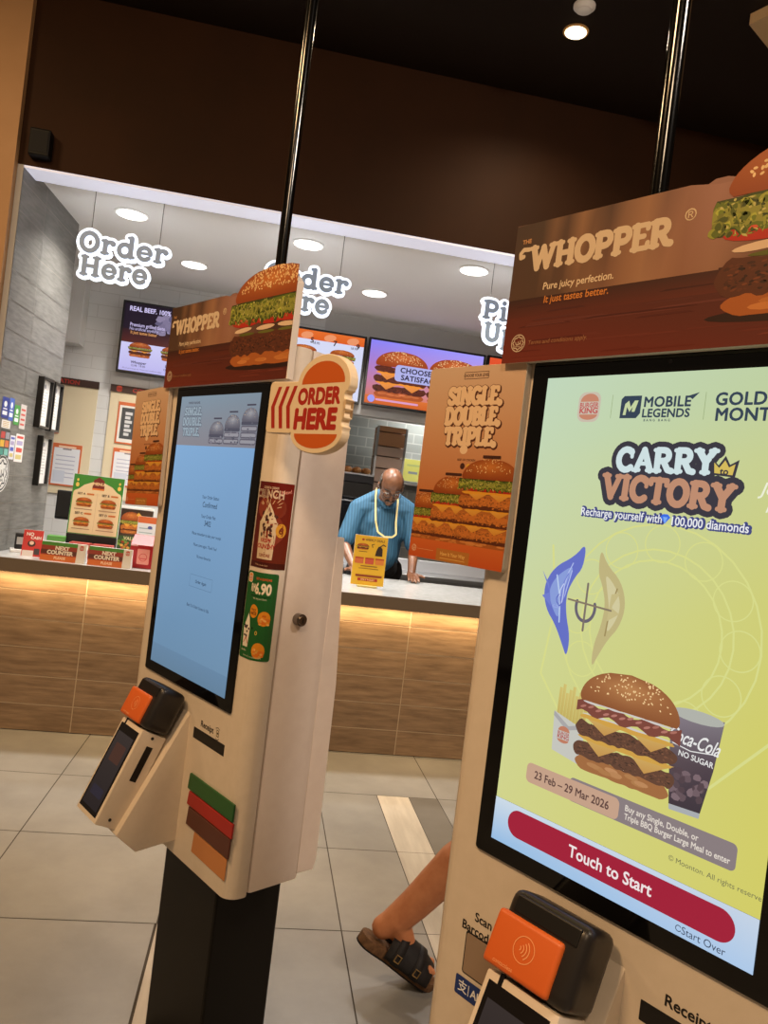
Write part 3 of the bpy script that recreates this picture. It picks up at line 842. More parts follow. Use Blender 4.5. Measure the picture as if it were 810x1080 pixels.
def near_screen(sc):
    """Yellow-green campaign page with a meal, date bar and red start button."""
    X0, X1, Y0, Y1 = .0274, .3846, -.6596, -.0245
    A = Art(3e-6, clip=(X0, X1, Y0, Y1))
    rows = [(-.0245, (192, 214, 188), (190, 206, 158)), (-.13, (195, 214, 178), (200, 206, 138)), (-.26, (200, 213, 166), (206, 205, 118)), (-.42, (205, 212, 148), (208, 204, 106)), (-.602, (208, 211, 140), (209, 204, 102))]
    A.up()
    for (ya, la, ra), (yb, lb, rb) in zip(rows, rows[1:]):
        A._poly([(X0, yb), (X1, yb), (X1, ya), (X0, ya)], [lin(lb), lin(rb), lin(ra), lin(la)], False)
    # pale ornament behind
    pale = (214, 217, 138)
    for r in (.085, .098, .128): A.ring(.225, -.335, r, r, .0022, pale)
    for k in range(12):
        a = k * PI / 6; A.ring(.225 + .105 * math.cos(a), -.335 + .105 * math.sin(a), .022, .022, .0014, pale)
    for s in (-1, 1): A.stroke([(.225 + s * .09, -.49), (.225 + s * .15, -.42), (.225 + s * .14, -.33), (.225 + s * .155, -.25)], .003, pale)
    # header marks
    round_logo(A, .099, -.065, .030, .035, (196, 132, 106), (190, 96, 92), bg=(200, 188, 170))
    nav = (52, 66, 84)
    A.rect(.1325, -.080, .1332, -.050, (150, 168, 120))
    A.poly([(.146, -.056), (.150, -.052), (.174, -.052), (.174, -.074), (.169, -.080), (.146, -.080)], nav)
    A.poly([(.150, -.076), (.152, -.062), (.157, -.058), (.160, -.066), (.165, -.058), (.170, -.058), (.166, -.072), (.162, -.072), (.163, -.066), (.159, -.072), (.155, -.066), (.154, -.076)], (196, 210, 160))
    A.text('MOBILE', .178, -.060, .0118, nav, bold=.03, align='L', sp=1.06); A.text('LEGENDS', .177, -.0738, .0098, nav, bold=.03, align='L', sp=1.04); A.text('BANG BANG', .180, -.0825, .0028, nav, bold=.02, align='L', sp=1.7)
    A.poly([(.234, -.054), (.248, -.050), (.240, -.058)], nav)
    A.rect(.2555, -.082, .2562, -.050, (150, 168, 120))
    A.text('GOLDEN', .268, -.0585, .0138, nav, bold=.03, align='L', sp=1.05); A.text('MONTH', .270, -.0762, .0138, nav, bold=.03, align='L', sp=1.05)
    # title
    dkb = (58, 56, 66)
    A.slab('CARRY', .213, -.131, .031, (206, 224, 226), w=.26, outline=(dkb, .013), sx=1.02, track=-.04, rot=.012)
    A.slab('VICTORY', .218, -.168, .033, (190, 140, 112), w=.26, outline=(dkb, .014), sx=.97, track=-.04, rot=-.03)
    A.slab('CARRY', .213, -.131, .031, (206, 224, 226), w=.26, sx=1.02, track=-.04, rot=.012)
    A.poly([(.274, -.145), (.272, -.126), (.281, -.134), (.288, -.123), (.294, -.133), (.304, -.127), (.301, -.147)], dkb)
    A.poly([(.277, -.143), (.2755, -.131), (.282, -.137), (.288, -.128), (.293, -.136), (.300, -.132), (.298, -.1445)], (212, 186, 92))
    A.text('to', .288, -.1405, .0075, dkb, bold=.03)
    blue = (58, 70, 150)
    A.text('Recharge yourself with', .107, -.2005, .0098, (66, 72, 128), bold=.15, align='L', sx=.86); A.text('100,000 diamonds', .233, -.2015, .0098, (66, 72, 128), bold=.15, align='L', sx=.88)
    A.text('Recharge yourself with', .107, -.2005, .0098, (236, 238, 240), bold=.012, align='L', sx=.86)
    A.poly([(.218, -.198), (.2215, -.1945), (.2275, -.1945), (.231, -.198), (.2245, -.206)], (60, 110, 226)); A.poly([(.2215, -.198), (.2275, -.198), (.2245, -.206)], (120, 170, 245))
    A.text('100,000 diamonds', .233, -.2015, .0098, (236, 238, 240), bold=.014, align='L', sx=.88)
    A.text('Joyful', .352, -.157, .013, (236, 238, 214), bold=.01, shear=.3); A.text('Feast', .356, -.177, .011, (236, 238, 214), bold=.01, shear=.3)
    # blue and gold crescent ornament
    def crescent(cx, cy, s, c1, c2, c3):
        o = [(cx + s * x, cy + y) for x, y in ((.006, .078), (-.004, .058), (-.024, .040), (-.033, .012), (-.028, -.016), (-.016, -.034), (-.006, -.058), (.000, -.074), (.001, -.046), (-.006, -.018), (-.008, .008), (-.002, .030), (.006, .046))]
        A.poly(smooth_pts(o), c1); A.poly(smooth_pts([(cx + s * (x * .8 - .003), cy + y * .8) for x, y in ((.000, .060), (-.022, .036), (-.030, .010), (-.024, -.014), (-.012, -.036), (-.014, .0), (-.006, .034))]), c2)
        A.stroke([(cx + s * -.020, cy + .03), (cx + s * -.014, cy), (cx + s * -.012, cy - .03)], .002, c3)
    crescent(.112, -.318, 1.5, (100, 112, 196), (136, 156, 216), (186, 206, 236)); crescent(.150, -.322, -1.15, (190, 178, 126), (208, 200, 156), (158, 140, 92))
    for k in range(5): A.stroke(smooth_pts([(.108 - .006 * k, -.262 - .016 * k), (.096 - .004 * k, -.29 - .01 * k), (.094, -.33)], 1)[:8], .0014, ((176, 190, 236), (120, 130, 210), (196, 206, 240), (90, 100, 186), (150, 166, 226))[k], 6)
    A.poly([(.070, -.300), (.058, -.285), (.074, -.312), (.062, -.318), (.078, -.330)], (112, 124, 204)); A.poly([(.166, -.300), (.178, -.296), (.168, -.316), (.180, -.322), (.164, -.334)], (196, 184, 132))
    A.ring(.131, -.322, .014, .018, .0042, (104, 98, 112), 160, 380); A.stroke([(.131, -.352), (.131, -.292)], .003, (124, 112, 104)); A.stroke([(.104, -.316), (.168, -.320)], .0024, (132, 118, 100))
    # meal: fries, drink, burger
    for i in range(9):
        A.poly([(.108 + i * .0048, -.470), (.1125 + i * .0048, -.470), (.113 + i * .005, -.430 + .006 * math.sin(i * 2.1)), (.1085 + i * .005, -.430 + .006 * math.sin(i * 2.1))], [(188, 168, 92), (196, 176, 98), (212, 194, 118), (204, 186, 108)])
    A.poly([(.104, -.462), (.150, -.474), (.156, -.520), (.107, -.512)], (196, 196, 188)); A.poly([(.104, -.462), (.128, -.476), (.150, -.468), (.150, -.474), (.126, -.482), (.104, -.468)], (168, 166, 166))
    round_logo(A, .122, -.489, .019, .022, (190, 124, 98), (176, 92, 88))
    A.poly([(.262, -.420), (.324, -.414), (.318, -.470), (.309, -.520), (.272, -.522), (.266, -.470)], [(134, 124, 134), (126, 118, 126), (78, 66, 74), (62, 54, 62), (64, 54, 62), (92, 78, 84)])
    A.ell(.293, -.417, .031, .007, (176, 178, 170)); rng = random.Random(4)
    for i in range(26): A.ell(rng.uniform(.270, .312), rng.uniform(-.512, -.478), .005, .004, jit((104, 86, 92), rng, 26), rng.uniform(0, 3), 7, .2, rng)
    A.poly([(.272, -.522), (.309, -.520), (.3085, -.526), (.273, -.528)], (168, 172, 176))
    wht = (232, 232, 230)
    A.text('Coca-Cola', .293, -.444, .0155, wht, bold=.012, shear=.45, sx=.62, rot=-.06); A.stroke([(.268, -.453), (.290, -.4565), (.318, -.452)], .0011, wht); A.text('NO SUGAR', .297, -.463, .0062, wht, bold=.015, rot=-.06, sx=.9)
    burger(A, .207, -.522, .135, [('heel', .018), ('patty', .016), ('cheese', .009), ('patty', .017), ('cheese', .008), ('sauce', .002), ('bacon', .013), ('sauce', .002), ('crown', .046)], 8, (.90, .92, 1.05), 90, det=3, haze=((168, 166, 150), .20))
    # date bar
    A.rrect(.140, -.566, .354, -.5365, .006, (136, 124, 126))
    A.rrect(.0725, -.5655, .212, -.5395, .007, (196, 160, 136))
    A.text('23 Feb – 29 Mar 2026', .142, -.5525, .0098, (92, 66, 62), bold=.02, sx=.88)
    A.text('Buy any Single, Double, or', .220, -.5465, .0068, (226, 216, 204), bold=.016, align='L', sx=.86); A.text('Triple BBQ Burger Large Meal to enter', .220, -.5565, .0068, (226, 216, 204), bold=.016, align='L', sx=.80)
    A.text('© Moonton. All rights reserved.', .335, -.5805, .0058, (112, 112, 82), align='C')
    A.grad(X0, Y0, X1, -.602, (150, 188, 226), (204, 218, 230), cbr=(172, 200, 232), ctr=(196, 210, 228))
    A.rrect(.052, -.644, .362, -.608, .018, (160, 30, 56), 8)
    A.text('Touch to Start', .208, -.626, .0142, (238, 226, 226), bold=.02, sx=.92)
    A.text('Start Over', .330, -.6515, .0082, (58, 70, 92), sx=.95); A.ring(.3015, -.6515, .0032, .0032, .0009, (58, 70, 92), 40, 330)
    A.build('display', lambda x, y, h: K(x, y, .0046 + h), SCREEN, sc)['label'] = 'yellow-green campaign page on the screen'

k1 = build_kiosk()
k2 = copy_tree(k1)
k2.location = OR_ + U3 * KU + N3 * KN
k1['label'] = 'farther cream kiosk whose blue screen shows a confirmed order'
k2['label'] = 'nearer cream kiosk with the yellow-green touch-to-start screen'
def child(o, stem):
    return next(c for c in o.children if c.name.split('.')[0] == stem)
far_screen(child(k1, 'screen')); near_screen(child(k2, 'screen'))

# banner boards over the screens
HEAD = [(-.047, -.002), (.495, -.004), (.494, .186), (.482, .199), (.457, .211), (.425, .221), (.39, .226), (.346, .222), (.305, .208), (.268, .190), (.258, .193), (.244, .193), (.232, .187), (-.046, .193)]
def build_header():
    u0, n0, z0 = .224, .009, -.004; f = kf(u0, n0, z0)
    root = thing('banner_board', '', 'banner', (0, 0, 0), KYAW, 'burger banner boards over the kiosk screens')
    b = MB(); b.prism(HEAD, lambda u, z, n: f(u, z, n), .0052, .0205, bev=.0008, seg=1)
    b.build('board', M['board'], root)
    A = Art(3e-6, clip=(-.0465, .4935, -.0035, .23))
    A.poly(HEAD, (152, 108, 94))
    L_, R__ = -.0465, .4935
    rng = random.Random(2)
    stops = [(-.0465, (66, 46, 36), (86, 58, 42)), (.0, (70, 50, 38), (84, 58, 42)), (.022, (120, 86, 62), (92, 64, 48)), (.042, (84, 58, 44), (96, 66, 48)), (.066, (146, 106, 76), (128, 90, 64)), (.086, (108, 76, 56), (134, 94, 68)),
             (.108, (84, 58, 46), (128, 88, 66)), (.132, (136, 98, 74), (150, 106, 78)), (.160, (158, 114, 84), (164, 120, 90)), (.186, (128, 90, 74), (160, 114, 86)), (.214, (150, 106, 88), (150, 104, 80)), (.25, (164, 118, 104), (156, 112, 88)), (.30, (150, 104, 92), (120, 84, 66)), (.40, (92, 60, 50), (80, 54, 42)), (.4935, (70, 44, 38), (64, 40, 32))]
    A.up()
    for (xa, ta, ba), (xb, tb, bb) in zip(stops, stops[1:]): A._poly([(xa, .083), (xb, .083), (xb, .1925 if xb < .22 else .186), (xa, .1925 if xa < .22 else .186)], [lin(ba), lin(bb), lin(tb), lin(ta)], False)
    A.grad(L_, .060, .26, .086, (92, 36, 22), (56, 26, 18), cbr=(98, 38, 24), ctr=(66, 30, 22)); A.grad(.26, .060, R__, .088, (98, 38, 24), (66, 30, 22), cbr=(70, 28, 20), ctr=(56, 26, 20))
    A.grad(L_, -.004, R__, .060, (118, 42, 26), (98, 38, 24), cbr=(96, 36, 24), ctr=(74, 30, 22))
    for i in range(44):
        z = rng.uniform(.0, .078); x = rng.uniform(L_, .40); w = rng.uniform(.04, .16)
        A.poly([(x, z), (x + w, z + .0006), (x + w * .9, z + rng.uniform(.001, .004)), (x + w * .1, z + .002)], jit((114 - z * 500, 42 - z * 150, 26), rng, 16))
    A.ell(.42, .030, .17, .010, (44, 18, 12), 0, 24)
    cr = (222, 198, 168)
    A.slab('WHOPPER', .090, .142, .036, cr, w=.27, sx=1.00, track=-.055)
    A.stroke([(-.020, .156), (-.030, .157), (-.035, .152), (-.034, .146), (-.029, .147)], .0062, cr)
    A.text('THE', -.026, .168, .0058, (206, 150, 100), bold=.03); A.text('®', .218, .157, .0135, (222, 196, 160), bold=.0)
    A.ring(.218, .157, .0062, .0062, .001, (222, 196, 160))
    A.text('Pure juicy perfection.', .012, .1, .0095, (236, 210, 176), bold=.016, align='L', shear=.06, sx=.93)
    A.text('It just tastes better.', .016, .0815, .0095, (216, 132, 58), bold=.016, align='L', shear=.06, sx=.93)
    round_seal(A, -.020, .024, .0125, (216, 196, 168)); A.text('Terms and conditions apply.', -.002, .0235, .0058, (166, 116, 80), align='L', shear=.1)
    burger(A, .405, .030, .290, [('heel', .026), ('patty', .038), ('pickle', .006), ('onion', .013), ('tomato', .022), ('lettuce', .032), ('crown', .064)], 11, (1, .97, .98), 220, det=5)
    A.build('print', lambda x, y, h: f(x, y, .0207 + h), PRINT, root)
    return root, (u0, n0, z0)
h1, hb = build_header(); h2 = copy_tree(h1)
for h, o in ((h1, OL), (h2, OR_)): h.location = kloc(o, *(hb[0], hb[1], hb[2]))
h1['label'] = 'burger banner board above the blue kiosk screen'
h2['label'] = 'burger banner board above the yellow-green kiosk screen'

# side posters
def build_poster():
    u0, n0, z0 = -.101, .006, -.298; f = kf(u0, n0, z0)
    root = thing('burger_poster', '', 'poster', (0, 0, 0), KYAW, 'orange stacked-burger posters on the kiosks')
    b = MB(); b.prism(rrect_pts(-.199, -.298, -.006, -.001, .006), lambda u, z, n: f(u, z, n), .0006, .0115, bev=.0008, seg=1)
    b.build('board', M['board'], root)
    A = Art(3e-6, clip=(-.199, -.006, -.298, -.001))
    X0, X1 = -.1985, -.0065
    A.poly(rrect_pts(X0, -.2975, X1, -.0015, .006), (214, 182, 154))
    for za, zb, ca, cb in ((-.10, -.007, (208, 156, 116), (214, 182, 154)), (-.20, -.10, (196, 118, 66), (208, 156, 116)), (-.271, -.20, (178, 92, 44), (196, 118, 66))): A.grad(X0, za, X1, zb, ca, cb)
    ink = (70, 36, 26)
    A.stroke([(-.124, -.0205), (-.076, -.0205), (-.076, -.0105), (-.124, -.0105), (-.124, -.0205)], .0009, ink, 4); A.text('CHOOSE YOUR LEVEL.', -.100, -.0155, .0042, ink, bold=.03, sx=.82)
    for k, (t, sx) in enumerate((('SINGLE.', .88), ('DOUBLE.', .80), ('TRIPLE.', .86))):
        z = -.046 - k * .0305
        A.slab(t, -.100, z, .028, (240, 206, 168), w=.29, outline=((112, 66, 44), .0016), outline2=((82, 42, 28), .003, .0016, -.0016), sx=sx, track=-.05)
    A.ell(-.108, -.127, .008, .007, (240, 206, 168))
    A.text('BEEF OR CHICKEN', -.1, -.1425, .003, ink, bold=.02); A.ell(-.1065, -.152, .0048, .0048, ink); A.ell(-.0945, -.152, .0045, .004, (226, 176, 62))
    base = -.270
    for cx, w, n, lab in ((-.176, .068, 1, 1), (-.122, .078, 2, 2), (-.050, .108, 3, 3)):
        lay = []
        for k in range(n): lay += [('crispy', .0185), ('cheese', .0055)]
        lay = [('heel', .010)] + lay + [('tomato', .007), ('lettuce', .008 + .001 * n), ('crown', .020 + .0035 * n)]
        burger(A, cx, base, w, lay, 20 + n, (.96, .94, .92), 60, det=2)
        tot = sum(h for _, h in lay)
        A.rrect(cx - .017, base + tot + .001, cx + .017, base + tot + .005, .001, ink)
    A.rect(X0, -.2975, X1, -.270, (204, 92, 38)); A.grad(X0, -.2975, X1, -.268, (198, 86, 34), (208, 104, 46))
    A.rect(-.138, -.2975, -.070, -.279, (182, 118, 50)); A.text('Have It Your Way', -.104, -.286, .0052, (236, 190, 110), bold=.016, sx=.9); A.rect(-.13, -.2935, -.078, -.2925, (226, 176, 96))
    round_seal(A, -.188, -.284, .0052, (236, 206, 170)); A.rect(-.180, -.2845, -.145, -.2838, (226, 160, 110))
    A.build('print', lambda x, y, h: f(x, y, .0117 + h), PRINT, root)
    return root, (u0, n0, z0)
q1, pb = build_poster(); q2 = copy_tree(q1)
q1.location = kloc(OL, pb[0] - .008, pb[1] + .002, pb[2]); q1.rotation_euler = (0, -.05, KYAW)
q2.location = kloc(OR_, *pb)
q1['label'] = 'orange stacked-burger poster left of the blue kiosk screen'
q2['label'] = 'orange stacked-burger poster left of the yellow-green kiosk screen'

# burger-shaped order sign
def order_sign():
    u0, n0, z0 = .655, .03, -.15; f0 = kf(u0, n0, z0); f = lambda u, z, n=0.0: f0(.484 + (u - .484) * .94, z, n)
    root = thing('order_sign', 'burger-shaped cream board reading ORDER HERE with red arrows', 'sign', kloc(OL, u0, n0, z0), KYAW)
    out = [(.492, -.113)] + arc(.489, -.103, .010, .010, 270, 180, 4)[1:] + arc(.489, -.024, .010, .010, 180, 90, 4) + [(.570, -.017)]
    out += arc(.660, -.024, .084, .053, 172, 0, 18) + [(.744, -.030), (.740, -.036)]
    for k in range(4): out += arc(.738, -.046 - k * .0155, .007, .007, 80, 280, 5)
    out += [(.736, -.106)] + arc(.654, -.112, .083, .037, 0, -180, 18) + [(.566, -.114)]
    b = MB(); b.prism(out, lambda u, z, n: f(u, z, n), .026, .044, bev=.0015, seg=1); b.build('board', M['sign_cream'], root)
    b = MB(); p, q = f(.49, -.03, .005), f(.53, -.09, .0259); b.box([min(p[i], q[i]) for i in range(3)], [max(p[i], q[i]) for i in range(3)]); b.build('mounting_block', M['board'], root)
    A = Art(3e-6); og, rd = (206, 96, 30), (176, 42, 30)
    A.poly([(.592, -.0235)] + arc(.660, -.0235, .068, .040, 180, 0, 16), og)
    A.poly(arc(.654, -.1135, .069, .026, 180, 360, 16), og)
    A.text('ORDER', .652, -.0455, .027, rd, bold=.055, sx=1.02, sp=1.02); A.text('HERE', .648, -.0865, .034, rd, bold=.06, sx=1.16, sp=1.02)
    for k in range(3):
        x = .491 + k * .0275
        A.poly([(x + .020, -.025), (x + .032, -.025), (x + .013, -.063), (x + .022, -.104), (x + .010, -.104), (x, -.063)], rd)
    A.build('print', lambda x, y, h: f(x, y, .0442 + h), PRINT, root)
order_sign()

# two stickers that wrap the right edge of the far kiosk
def bent(u0, n0, z0, r=.03, uf=.446):
    L_ = r * PI / 2; f = kf(u0, n0, z0)
    def g(x, y, h):
        h += .0006
        if x <= uf: return f(x, y, h)
        if x <= uf + L_:
            th = (x - uf) / r; return f(uf + (r + h) * math.sin(th), y, -r + (r + h) * math.cos(th))
        return f(uf + r + h, y, -r - (x - uf - L_))
    return g
CUTS = [.446 + .0471 * k / 6 for k in range(7)]
def crunch():
    u0, n0, z0 = .45, 0, -.378
    A = Art(3e-6); X0, X1, Z0, Z1 = .4145, .505, -.378, -.205
    A.rect(X0, Z0, X1, Z1, (196, 176, 160)); A.grad(X0 + .002, Z0, X1, Z1, (96, 34, 22), (92, 24, 20), cbr=(110, 44, 26), ctr=(122, 30, 24))
    rng = random.Random(6)
    for i in range(10):
        A.ell(rng.uniform(X0 + .02, X1 - .02), rng.uniform(-.33, -.24), .018, .02, jit((132, 52, 34), rng, 18), 0, 12)
    for i in range(16):
        a = rng.uniform(.3, 2.8); r0 = rng.uniform(.012, .03); A.stroke([(.456 + r0 * math.cos(a), -.262 + r0 * math.sin(a)), (.456 + (r0 + .008) * math.cos(a), -.262 + (r0 + .008) * math.sin(a))], .0014, (220, 180, 140), 5)
    A.text('COOKIES & CREAM', .452, -.2165, .0045, (226, 196, 170), bold=.02, sx=.7); A.text('CRUNCH', .449, -.229, .0155, (232, 208, 184), bold=.03, sx=.74); A.text('CRUNCH', .449, -.229, .0155, (70, 26, 20), bold=-.012, sx=.74)
    A.text('New!', .489, -.222, .007, (232, 160, 140), bold=.02, rot=.2)
    A.poly([(.435, -.360), (.474, -.360), (.478, -.285), (.432, -.285)], (220, 196, 164)); A.poly([(.434, -.285), (.476, -.285), (.466, -.262), (.457, -.246), (.446, -.264)], (232, 214, 186))
    for i in range(14): A.ell(rng.uniform(.436, .474), rng.uniform(-.312, -.268), .005, .003, jit((74, 44, 40), rng, 14), rng.uniform(0, 3), 7)
    A.text('KRISPY', .456, -.322, .0075, (178, 44, 36), bold=.03, sx=.8); A.text('CRUNCHY', .456, -.334, .0085, (178, 44, 36), bold=.03, sx=.72); A.text('SUNDAE', .456, -.352, .006, (150, 60, 40), bold=.02, sx=.8)
    A.ell(.486, -.300, .011, .014, (222, 160, 56), 0, 18); A.text('6', .486, -.300, .013, (120, 40, 24), bold=.03)
    A.rect(X0 + .002, -.378, X1, -.366, (74, 26, 18)); A.text('While stocks last', .45, -.372, .0035, (200, 160, 130))
    o = A.build('dessert_sticker', bent(u0, n0, z0), GLOSSY_PRINT, None, cuts=CUTS)
    o.location = kloc(OL, u0, n0, z0); o.rotation_euler = (0, 0, KYAW)
    tag(o, 'dark red dessert sticker reading CRUNCH on the far kiosk', 'sticker')
def green_card():
    u0, n0, z0 = .45, 0, -.563
    A = Art(3e-6); X0, X1, Z0, Z1 = .4135, .494, -.563, -.387
    A.poly(rrect_pts(X0, Z0, X1, Z1, .005), (34, 96, 44))
    round_logo(A, .4235, -.4005, .013, .017, (226, 140, 60), (190, 52, 36), bg=(240, 226, 200))
    A.text('GET A SUNDAE', .462, -.400, .0045, (220, 90, 50), bold=.02, sx=.8)
    A.text('RM', .437, -.4195, .0150, (244, 230, 206), bold=.03, sx=.5); A.text('6.90', .463, -.4195, .0205, (244, 230, 206), bold=.04, sx=.72); A.rect(.432, -.436, .482, -.4345, (20, 50, 26)); A.text('with any purchase', .457, -.4395, .004, (220, 216, 190), sx=.8)
    for cx, z, r in ((.447, -.466, .012), (.473, -.478, .013), (.468, -.543, .014)): A.ell(cx, z, r, r * 1.15, (226, 146, 36), 0, 18)
    A.text('ONLY', .447, -.463, .004, (70, 36, 20), bold=.02); A.text('NICE', .447, -.470, .0055, (70, 36, 20), bold=.03); A.text('any', .473, -.472, .004, (190, 52, 30), bold=.02)
    rng = random.Random(12)
    for cx, z in ((.474, -.484), (.469, -.549)):
        A.poly([(cx - .011, z - .006), (cx + .011, z - .006), (cx + .012, z + .006), (cx - .010, z + .008)], (220, 120, 40))
        for i in range(7): A.ell(cx + rng.uniform(-.01, .01), z + rng.uniform(-.006, .008), .003, .0022, jit((236, 176, 90), rng, 24), 0, 7)
    A.poly([(.422, -.540), (.439, -.540), (.442, -.500), (.419, -.500)], (232, 222, 204)); A.poly([(.420, -.500), (.441, -.500), (.437, -.482), (.432, -.472), (.427, -.484)], (244, 238, 224))
    for i in range(10): A.ell(rng.uniform(.423, .438), rng.uniform(-.525, -.492), .003, .0025, jit((60, 44, 60), rng, 16), 0, 7)
    A.stroke([(.424, -.532), (.431, -.521), (.438, -.532)], .002, (190, 60, 44), 5)
    A.ell(.449, -.500, .002, .003, (20, 60, 26)); A.ring(.460, -.508, .002, .0035, .0012, (230, 190, 90)); A.text('Sundae', .428, -.5465, .004, (220, 216, 190)); A.text('Terms and conditions apply', .452, -.557, .003, (200, 210, 180))
    o = A.build('promo_sticker', bent(u0, n0, z0), GLOSSY_PRINT, None, cuts=CUTS)
    o.location = kloc(OL, u0, n0, z0); o.rotation_euler = (0, 0, KYAW)
    tag(o, 'green promotion sticker with a 6.90 price on the far kiosk', 'sticker')
crunch(); green_card()

# hanging poles behind the kiosks
for o, u, lab in ((OL, .012, 'glossy black ceiling pole rising behind the farther kiosk'), (OR_, .012, 'glossy black ceiling pole rising behind the nearer kiosk')):
    p = kloc(o, u, -.232, 0); p.z = 0
    t = thing('ceiling_pole', lab, 'pole', p, 0, 'black poles from ceiling to floor')
    MB().cyl((0, 0, .03), (0, 0, HALLY - .015), .0145, n=24).build('shaft', M['pole'], t, smooth=True)
    MB().lathe([(.045, 0), (.045, .02), (.018, .032)]).build('floor_flange', M['pole'], t, smooth=True)
    MB().lathe([(.018, HALLY - .03), (.045, HALLY - .018), (.045, HALLY - .001)]).build('ceiling_flange', M['pole'], t, smooth=True)
# ================================================================ menu screens on the back wall
def front(x0, y0, z0): return lambda x, z, h=0.0: Vector((x - x0, y0 - y0 - h, z - z0))
def menu_tv(x0, x1, z0, z1, y, label, draw):
    cx = (x0 + x1) / 2
    t = thing('hanging_menu_screen', label, 'screen', (cx, y, z0), 0, 'menu screens on the back wall')
    f = lambda x, z, h=0.0: Vector((x - cx, -h, z - z0))
    b = MB(); b.box((x0 - cx, -.0, 0), (x1 - cx, .045, z1 - z0), .004); b.build('housing', M['frame_black'], t)
    b = MB(); b.box((-.2, .045, .18), (.2, 6.418 - y, .40)); b.build('wall_bracket', M['dark_plastic'], t)
    m = .018
    A = Art(4e-5, clip=(x0 + m, x1 - m, z0 + m, z1 - m)); draw(A, x0 + m, z0 + m, x1 - x0 - 2 * m, z1 - z0 - 2 * m)
    A.build('display', lambda x, z, h: f(x, z, .0004 + h), TVSCREEN, t)
    return t
def tv_whopper(A, x, z, w, h):
    A.rect(x, z, x + w, z + h, (36, 26, 40))
    A.grad(x, z + .42 * h, x + w, z + .62 * h, (84, 36, 34), (50, 28, 34))
    A.text('REAL BEEF. 100% FLAME GRILLED', x + .035, z + .925 * h, .034, (206, 196, 238), bold=.03, align='L', sx=.86)
    rng = random.Random(3)
    for i in range(30): A.ell(x + w * rng.uniform(.28, .44), z + h * rng.uniform(.62, .86), .03, .024, jit((128, 118, 148), rng, 30), 0, 9, .2, rng)
    A.text('Premium grilled taste', x + .05, z + .69 * h, .026, (196, 184, 226), bold=.02, align='L', sx=.8)
    A.text('No artificial anything', x + .05, z + .63 * h, .022, (176, 166, 206), bold=.02, align='L', sx=.8)
    A.text('It just tastes better', x + .06, z + .575 * h, .022, (214, 150, 92), bold=.02, align='L', sx=.8)
    A.grad(x, z, x + w, z + .42 * h, (188, 182, 236), (206, 204, 244))
    for i in range(4):
        cx = x + .145 + i * .245
        burger(A, cx, z + .215 * h, .165, [('heel', .022), ('patty', .022), ('cheese', .006), ('patty', .012), ('lettuce', .012), ('crown', .04)], 40 + i, (.95, .85, .95), 12)
        A.text(('Whopper', 'Double', 'Junior', 'Long')[i], cx, z + .135 * h, .02, (52, 44, 66), bold=.02); A.text('15.90  19.90', cx, z + .085 * h, .015, (80, 70, 96), bold=.01)
    A.text('All prices include tax. Terms and conditions apply.', x + .03, z + .035 * h, .01, (110, 104, 140), align='L')
def tv_long(A, x, z, w, h):
    A.rect(x, z, x + w, z + h, (214, 218, 244)); A.grad(x, z + .86 * h, x + w, z + h, (222, 96, 34), (228, 110, 44))
    for i in range(5):
        cx = x + w * (.1 + .2 * i); A.ell(cx, z + .92 * h, .05, .028, (236, 150, 104), .2, 12); A.text(('2', '4', '5', '7', '9')[i], cx + .045, z + .85 * h, .04, (60, 40, 40), bold=.03)
    for i, n in enumerate((3, 3)):
        for j in range(3):
            cx = x + w * (.16 + .33 * j); z0 = z + h * (.52 if i == 0 else .12)
            burger(A, cx, z0, .20, [('heel', .024), ('crispy', .022), ('tomato', .014), ('lettuce', .02), ('crown', .045)], 60 + i * 3 + j, (1, .9, .85), 14)
            A.text('Set Meal', cx, z0 - .03, .018, (60, 56, 90), bold=.02); A.text('18.90', cx + .09, z0 + .15, .018, (60, 56, 90), bold=.01)
def tv_satisfaction(A, x, z, w, h):
    A.grad(x, z, x + w, z + h, (216, 116, 50), (138, 132, 246), cbr=(226, 132, 66), ctr=(164, 156, 252))
    A.grad(x, z, x + w, z + .13 * h, (206, 96, 40), (220, 116, 52))
    for cx, sd in ((x + .29 * w, 1), (x + .76 * w, 2)):
        burger(A, cx, z + .12 * h, .44, [('heel', .05), ('patty', .05), ('cheese', .028), ('patty', .052), ('cheese', .028), ('patty', .045), ('crown', .135)], 80 + sd, (1, .84, .95), 110)
    A.rrect(x + .235 * w, z + .40 * h, x + .80 * w, z + .66 * h, .03, (176, 178, 232))
    A.text('CHOOSE YOUR', x + .52 * w, z + .585 * h, .040, (40, 32, 62), bold=.03, sx=1.06, sp=1.06); A.text('SATISFACTION', x + .52 * w, z + .47 * h, .040, (40, 32, 62), bold=.03, sx=1.06, sp=1.06)
    A.ell(x + .055 * w, z + .075 * h, .03, .03, (156, 156, 244)); A.stroke([(x + .1 * w, z + .07 * h), (x + .46 * w, z + .07 * h)], .016, (222, 160, 200))
def tv_red(A, x, z, w, h):
    A.grad(x, z, x + w, z + h, (206, 70, 40), (228, 84, 46))
    A.rect(x, z, x + w, z + .45 * h, (214, 218, 244))
    for i in range(3): burger(A, x + w * (.2 + .3 * i), z + .14 * h, .22, [('heel', .03), ('crispy', .03), ('lettuce', .02), ('crown', .06)], 96 + i, (1, .9, .85), 12)
    A.text('VALUE MEALS', x + .5 * w, z + .72 * h, .09, (246, 226, 200), bold=.04)
TVY = 6.30
menu_tv(-1.145, -.222, 2.19, 2.745, TVY, 'leftmost menu screen showing a dark banner over a lilac row of burgers', tv_whopper)
menu_tv(-.235 + .03, .762, 2.205, 2.755, TVY, 'white menu screen with an orange top strip behind the ORDER HERE sign', tv_long)
